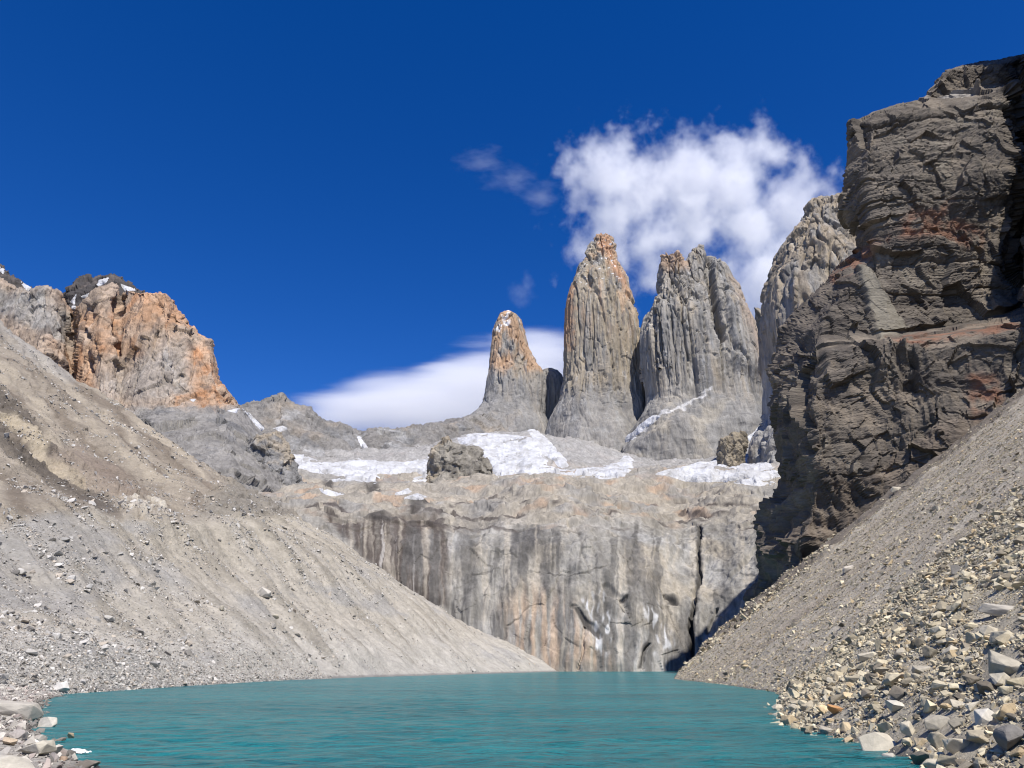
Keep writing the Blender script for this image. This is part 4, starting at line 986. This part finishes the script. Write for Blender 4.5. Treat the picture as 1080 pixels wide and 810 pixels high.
# pick the largest random stones as individuals
def apparent(P, S):
    px_, py_ = PXY(P); depth = P[:, 1]*cs+(P[:, 2]-CAMZ)*sn
    vis = (px_ > 0) & (px_ < 1078) & (py_ > 0) & (py_ < 808)
    return S/depth*FPX*vis, px_, py_
SHORT = {0: 'biggest grey block', 1: 'pale square-faced block', 2: 'rust orange block', 3: 'upright tan boulder', 4: 'broad cream boulder', 5: 'leaning pale boulder', 6: 'tilted grey slab', 7: 'rounded whitish boulder', 8: 'long thin slab',
         9: 'pale wedge boulder', 10: 'flat grey boulder', 11: 'small pale tip boulder', 12: 'wide pale grey boulder', 13: 'dark boulder at the right edge', 14: 'flat cream slab', 15: 'lone elongated slab', 16: 'yellowish boulder', 17: 'half sunk boulder', 18: 'wet-footed grey boulder', 19: 'dark slope boulder', 20: 'pale crest slab'}
def tone(c):
    l = sum(c)/3
    if c[0]-c[2] > 0.13: return 'tan'
    return 'pale' if l > 0.42 else 'light grey' if l > 0.33 else 'mid grey' if l > 0.24 else 'dark grey'
ORD = ['nearest', 'second', 'third', 'fourth', 'fifth', 'sixth', 'seventh', 'eighth', 'ninth', 'tenth', 'eleventh', 'twelfth', 'thirteenth', 'fourteenth', 'fifteenth', 'sixteenth', 'seventeenth', 'eighteenth', 'nineteenth', 'twentieth']
Pall = np.concatenate([P1, P2, P3, P4, P5]); Sall = np.concatenate([S1, S2, S3, S4, S5]); Call = colors(len(Pall), PAL_R, 0.16)*np.array((0.93, 0.89, 0.79))
app, ax, ay = apparent(Pall, Sall)
# keep clear of the hand-placed ones
clear = np.ones(len(Pall), bool)
for hx, hy, hw, _ in hero_px:
    clear &= ~((np.abs(ax-hx) < hw*0.55) & (np.abs(ay-hy) < hw*0.38) & (app > 3.5))
Pall, Sall, Call, app, ax, ay = [q[clear] for q in (Pall, Sall, Call, app, ax, ay)]
order = np.argsort(-app)[:215]
RR_all = rng.uniform(0, 1, (len(order), 4))
count = {}
hx = np.array([h[0] for h in hero_px]); hy = np.array([h[1] for h in hero_px])
info = []
for j, i in enumerate(order):
    dd = np.hypot(hx-ax[i], (hy-ay[i])*1.3); k = int(np.argmin(dd))
    dx, dy = ax[i]-hx[k], ay[i]-hy[k]
    rel = ('right of' if dx > 0 else 'left of') if abs(dx) > abs(dy)*1.2 else ('below' if dy > 0 else 'above')
    info.append((float(dd[k]), j, i, k, rel, tone(Call[i])))
for dist_, j, i, k, rel, tn in sorted(info):
    q = (k, rel, tn); count[q] = count.get(q, 0)+1
    lab = '%s angular boulder, %s such boulder %s the %s' % (tn, ORD[min(count[q]-1, 19)], rel, SHORT[k])
    u = RR_all[j]
    boulder(Pall[i]+np.array((0, 0, Sall[i]*0.05)), Sall[i], ((u[0]-.5)*1.0, (u[1]-.5)*1.0, u[2]*6.28), Call[i], int(u[3]*13.99), lab, GR)
rest = np.ones(len(Pall), bool); rest[order] = False
near_m = rest & (Pall[:, 1] < 118) & (Sall > 0.42)
small_m = rest & ~near_m
tag(merge_stones('rubble_stones', Pall[near_m], Sall[near_m], Call[near_m], LOW, tilt=0.6), 'angular pale rubble stones covering the right shore', 'rubble')
tag(merge_stones('scree_stones', Pall[small_m], Sall[small_m], Call[small_m], TINY, tilt=0.6), 'small loose stones strewn over the right scree slope', 'scree')

# ---- left scree slope stones
A, N, C = LS_A, LS_N, LS_C
px_, py_ = PXY(A)
area = np.linalg.norm(np.cross(np.gradient(A, axis=1), np.gradient(A, axis=0)), axis=-1)
vis = (px_ > -30) & (px_ < 600) & (py_ > 300) & (A[..., 2] > 0.1) & (py_ > 505)
clump = fbm(np.stack([(A[..., 0]*0.45+A[..., 1]*0.9)/9.0, A[..., 2]/45.0, 0*A[..., 0]], -1), 4, 1401)+0.6*fbm(A/20.0, 3, 1402)
wgt = area*vis*np.clip(0.1+1.9*clump, 0.03, 2)*(1+2.5*np.exp(-((py_-575)/35)**2))/(A[..., 1]/150)**1.0
def sample_left(n, wgt):
    f = wgt.ravel()/wgt.sum(); i = rng.choice(f.size, n, p=f)
    q = A.reshape(-1, 3)[i]; du = np.gradient(A, axis=1).reshape(-1, 3)[i]; dv = np.gradient(A, axis=0).reshape(-1, 3)[i]
    return q+du*rng.uniform(-.5, .5, (n, 1))+dv*rng.uniform(-.5, .5, (n, 1))
PL = sample_left(42000, wgt); SL = powlaw(len(PL), 0.45, 4.5, 3.3)
wg2 = area*((px_ > -20) & (px_ < 420) & (A[..., 2] > -0.3) & (A[..., 1] < 330))*np.exp(-np.maximum(A[..., 2], 0)/9.0)/(A[..., 1]/130)**1.3
PL2 = sample_left(26000, wg2); SL2 = powlaw(len(PL2), 0.3, 1.5, 3.0)
wg3 = area*((px_ > -20) & (px_ < 360) & (py_ > 325) & (py_ < 545) & (A[..., 1] > 300))*np.clip(0.1+2*fbm(A/30.0, 4, 1403), 0.02, 2)
PL3 = sample_left(9000, wg3); SL3 = powlaw(len(PL3), 0.9, 5.0, 3.2)
PL = np.concatenate([PL, PL2, PL3]); SL = np.concatenate([SL, SL2, SL3]); CL = colors(len(PL), PAL_L)
PL[:, 2] += SL*0.1
HERO_L = [(278, 626, 19, (.8, .95), (0.47, 0.44, 0.39), 5, 'large pale boulder alone in the middle of the left scree slope'),
          (293, 650, 8, (.8, .7), PALE, 3, 'small pale boulder just below the large pale scree boulder'),
          (95, 687, 8, (.8, .8), (0.55, 0.53, 0.5), 8, 'small white boulder low on the left scree near the water'),
          (16, 602, 9, (.8, .9), DARK, 9, 'dark boulder high on the left scree slope'),
          (32, 663, 8, (.8, .7), DARK, 2, 'dark boulder low on the left scree slope'),
          (235, 640, 10, (.8, .9), GREY, 7, 'grey boulder heading the stone streak left of the large pale boulder'),
          (50, 700, 8, (.5, .6), DARK, 11, 'dark flat stone just above the far left waterline')]
pf = np.stack([px_, py_], -1).reshape(-1, 2); frontm = (A[..., 2] > 0).ravel()
for k, (hx_, hy_, wpx, (ay_, az_), col, var, lab) in enumerate(HERO_L):
    dq = (pf[:, 0]-hx_)**2+(pf[:, 1]-hy_)**2; i = np.argmin(np.where(frontm & (dq < 12), A.reshape(-1, 3)[:, 1], 1e9)); p = A.reshape(-1, 3)[i]
    size = wpx/FPX*(p[1]*cs+(p[2]-CAMZ)*sn)*1.1
    boulder(p+np.array((0, 0, size*az_*.2)), size, (0.1, 0.15*(-1)**k, 0.4*k), col, var, lab, GS, scale=(1, ay_/.8, az_/.6))
appL, lx, ly = apparent(PL, SL)
appL = np.where(ly > 505, appL, 0)
oL = np.argsort(-appL)[:40]
cnt = {}
for i in sorted(oL, key=lambda q: lx[q]):
    place = 'high up' if ly[i] < 580 else 'halfway up' if ly[i] < 660 else 'low down'
    third = 'near' if lx[i] < 130 else 'middle' if lx[i] < 320 else 'far'
    q = (place, third, tone(CL[i])); cnt[q] = cnt.get(q, 0)+1
    lab = '%s %s boulder from the left, %s the %s third of the left scree' % (ORD[min(cnt[q]-1, 19)].replace('nearest', 'first'), tone(CL[i]), place, third)
    u = rng.uniform(0, 1, 4)
    boulder(PL[i], SL[i], ((u[0]-.5), (u[1]-.5), u[2]*6.28), CL[i], int(u[3]*13.99), lab, GS)
rest = np.ones(len(PL), bool); rest[oL] = False
tag(merge_stones('left_scree_stones', PL[rest], SL[rest], CL[rest], TINY, tilt=0.6), 'pale loose stones strewn over the left scree slope', 'scree')

# ---- near left shore rubble
n = 18000
Y = rng.uniform(36, 140, n); T = rng.uniform(-1.6, 40, n); X = np.interp(Y, FLY, FLX)-T
Z, t = fore_h(X, Y); PF = np.stack([X, Y, Z], -1); SF = powlaw(n, 0.14, 1.2, 2.4)
ok = Z > -0.35; PF, SF = PF[ok], SF[ok]; PF[:, 2] += SF*0.12; CF = colors(len(PF), np.array([(0.44, 0.41, 0.36), (0.50, 0.47, 0.42), (0.36, 0.335, 0.30), (0.27, 0.24, 0.22), (0.34, 0.29, 0.26)]))
CF[PF[:, 2] < 0.3] *= 0.5
tag(merge_stones('shore_stones', PF, SF, CF, LOW, tilt=0.5), 'pale stones of all sizes on the near left shore', 'rubble')
HERO_F = [(16, 750, 66, (.35, .26), (0.37, 0.345, 0.30), 6, 'long pale grey slab sloping down to the left water edge'),
          (47, 765, 28, (.7, .5), (0.46, 0.43, 0.37), 4, 'cream slab-topped boulder jutting over the water on the near left shore'),
          (18, 775, 22, (.8, .7), (0.34, 0.31, 0.285), 9, 'purplish grey boulder behind the big cream mound on the left shore'),
          (38, 790, 40, (.9, .55), (0.42, 0.39, 0.32), 1, 'rounded cream mound of rock in the bottom left corner'),
          (9, 807, 56, (.9, .36), (0.45, 0.42, 0.36), 8, 'flat whitish rock filling the bottom left corner'),
          (92, 806, 36, (.6, .3), (0.17, 0.15, 0.125), 10, 'low wet brown rock in the water at the bottom left'),
          (66, 800, 10, (.8, .8), (0.30, 0.22, 0.16), 7, 'small brown wet rock beside the breaking wave'),
          (64, 781, 14, (.8, .6), (0.22, 0.19, 0.16), 11, 'wet dark rock at the water under the jutting cream boulder'),
          (74, 777, 8, (.8, 1.0), (0.38, 0.29, 0.19), 3, 'small tan rock standing in the water near the left shore'),
          (40, 781, 20, (.7, .5), (0.36, 0.33, 0.29), 12, 'flat grey rock below the jutting cream boulder'),
          (9, 783, 16, (.8, .7), (0.42, 0.34, 0.25), 13, 'tan boulder at the left edge above the whitish corner rock')]
for k, (hx_, hy_, wpx, (ay_, az_), col, var, lab) in enumerate(HERO_F):
    p = hit(hx_, hy_+wpx*az_*.25, lambda x, y: (np.maximum(fore_h(x, y)[0], -0.15), 0), 20, 140)
    size = wpx/FPX*(p[1]*cs+(p[2]-CAMZ)*sn)*1.1
    boulder(p+np.array((0, 0, size*az_*.22)), size, (0.05, 0.10*(-1)**k, 0.25*(-1)**k), col, var, lab, GL, scale=(1, ay_/.8, az_/.6))

def foam(label):
    m_ = bpy.data.materials.new('foam'); m_.use_nodes = True
    m_.node_tree.nodes['Principled BSDF'].inputs['Base Color'].default_value = (0.62, 0.65, 0.66, 1); m_.node_tree.nodes['Principled BSDF'].inputs['Roughness'].default_value = 0.7
    c0 = W(83, 795.5, 50.5)
    u, v = np.meshgrid(np.linspace(-1.3, 1.3, 90), np.linspace(-1.6, 1.6, 60))
    P = np.stack([u*3, v*1.2, 0*u], -1)
    m = np.clip(1.05 - u*u - (v+0.35*np.sin(u*2.2))**2*1.6 + 0.75*fbm(P, 4, 7), 0, 1)
    X = c0[0]+u*0.95; Y = c0[1]+v*0.75-u*0.25
    A = np.stack([X, Y, 0.02+0.20*m+0.04*fbm(P*3, 2, 9)], -1)
    F = grid_faces(60, 90); F = F[(m.ravel()[F] > 0.25).all(axis=1)]
    q, inv = np.unique(F, return_inverse=True)
    tag(mesh_from('foam', A.reshape(-1, 3)[q], inv.reshape(-1, 4), m_), label, 'foam', kind='stuff')
foam('white foam of a small wave breaking on the near left shore')

# ================================================================== clouds (real volumes behind the towers)
def cloud(name, label, boxpx, D, depth, blobs, density, nscale, amp, soft, seed, aniso=(1, 1, 1), step=1.0):
    (x0, y0, x1, y1) = boxpx
    a, b = W(x0, y1, D), W(x1, y0, D)
    c0 = np.array(((a[0]+b[0])/2, D, (a[2]+b[2])/2)); hx, hz = (b[0]-a[0])/2, (b[2]-a[2])/2
    bm = bmesh.new(); bmesh.ops.create_icosphere(bm, subdivisions=4, radius=1.0)
    for v in bm.verts:
        v.co = Vector((v.co.x*hx*1.25, v.co.y*depth*1.25, v.co.z*hz*1.25))
    me = bpy.data.meshes.new(name); bm.to_mesh(me); bm.free()
    o = bpy.data.objects.new(name, me); COL.objects.link(o); o.location = c0
    m = bpy.data.materials.new(name); m.use_nodes = True
    nt = m.node_tree; n = nt.nodes; l = nt.links; n.clear()
    out = n.new('ShaderNodeOutputMaterial'); pv = n.new('ShaderNodeVolumePrincipled')
    pv.inputs['Color'].default_value = (0.99, 0.99, 1.0, 1); pv.inputs['Anisotropy'].default_value = 0.0
    l.new(pv.outputs[0], out.inputs['Volume'])
    tc = n.new('ShaderNodeTexCoord')
    def math_(op, a_, b_=None):
        q = n.new('ShaderNodeMath'); q.operation = op
        for i_, s_ in enumerate((a_, b_)):
            if s_ is None: continue
            if isinstance(s_, (int, float)): q.inputs[i_].default_value = s_
            else: l.new(s_, q.inputs[i_])
        return q.outputs[0]
    nz0 = n.new('ShaderNodeTexNoise'); nz0.inputs['Scale'].default_value = 1.0; nz0.inputs['Detail'].default_value = 7; nz0.inputs['Roughness'].default_value = 0.62
    mp = n.new('ShaderNodeMapping'); mp.inputs['Scale'].default_value = tuple(q/nscale for q in aniso); mp.inputs['Location'].default_value = (seed*3.7, seed*1.3, seed*2.1)
    l.new(tc.outputs['Object'], mp.inputs[0]); l.new(mp.outputs[0], nz0.inputs['Vector'])
    shape = None
    for (bx, by, rx, ry, wgt) in blobs:
        rx, ry = rx*0.88, ry*0.88; cpos = W(bx, by, D)-c0; e = W(bx+rx, by-ry, D)-c0-cpos
        s1 = n.new('ShaderNodeVectorMath'); s1.operation = 'SUBTRACT'; s1.inputs[1].default_value = (cpos[0], 0, cpos[2]); l.new(tc.outputs['Object'], s1.inputs[0])
        s2 = n.new('ShaderNodeVectorMath'); s2.operation = 'DIVIDE'; s2.inputs[1].default_value = (abs(e[0]), min(depth, max(abs(e[0]), abs(e[2]))*0.9), abs(e[2])); l.new(s1.outputs[0], s2.inputs[0])
        ln = n.new('ShaderNodeVectorMath'); ln.operation = 'LENGTH'; l.new(s2.outputs[0], ln.inputs[0])
        v = math_('MULTIPLY', math_('SUBTRACT', 1.0, ln.outputs['Value']), wgt)
        shape = v if shape is None else math_('MAXIMUM', shape, v)
    dn = math_('MULTIPLY', math_('SUBTRACT', nz0.outputs[0], 0.5), amp)
    tot = math_('ADD', shape, dn)
    r = n.new('ShaderNodeMapRange'); r.interpolation_type = 'SMOOTHSTEP'
    r.inputs[1].default_value = 0.0; r.inputs[2].default_value = soft; r.inputs[3].default_value = 0; r.inputs[4].default_value = density
    l.new(tot, r.inputs[0]); l.new(r.outputs[0], pv.inputs['Density'])
    me.materials.append(m)
    tag(o, label, 'cloud', 'clouds behind the towers')
    return o
cloud('cloud', 'large white puffy cloud above and behind the tallest rock tower', (560, 120, 900, 350), 3600, 330,
      [(655, 190, 62, 52, 1), (655, 240, 50, 55, .9), (720, 190, 60, 45, 1), (790, 165, 46, 28, 1.0), (760, 210, 70, 45, .9), (700, 240, 80, 45, .65), (830, 225, 60, 45, .9), (800, 270, 55, 60, .8), (815, 320, 50, 60, .9), (790, 300, 50, 50, .8), (840, 235, 40, 30, .6), (690, 280, 50, 30, .45)],
      0.0050, 180, 3.7, 0.7, 1)
cloud('cloud', 'smooth low cloud bank spreading behind the shortest rock tower', (290, 345, 700, 490), 3900, 330,
      [(400, 436, 120, 24, 1.2), (440, 426, 120, 36, 1.2), (510, 412, 110, 52, 1.3), (560, 405, 80, 60, 1.4), (640, 410, 70, 70, 1.4), (480, 445, 120, 30, 1.2)],
      0.0050, 260, 2.1, 0.5, 4, (0.25, 1, 2.4))
cloud('cloud', 'faint wispy cloud shred left of the large puffy cloud', (480, 150, 590, 225), 3700, 100,
      [(505, 170, 34, 12, .8), (540, 188, 36, 14, .8), (572, 206, 28, 16, .8)], 0.0011, 90, 3.2, 0.9, 9, (0.6, 1, 1.5))
cloud('cloud', 'tiny faint cloud wisp above the shortest rock tower', (530, 280, 580, 335), 3700, 60,
      [(550, 310, 16, 16, .8), (556, 300, 10, 20, .7)], 0.0016, 90, 1.8, 0.9, 12)
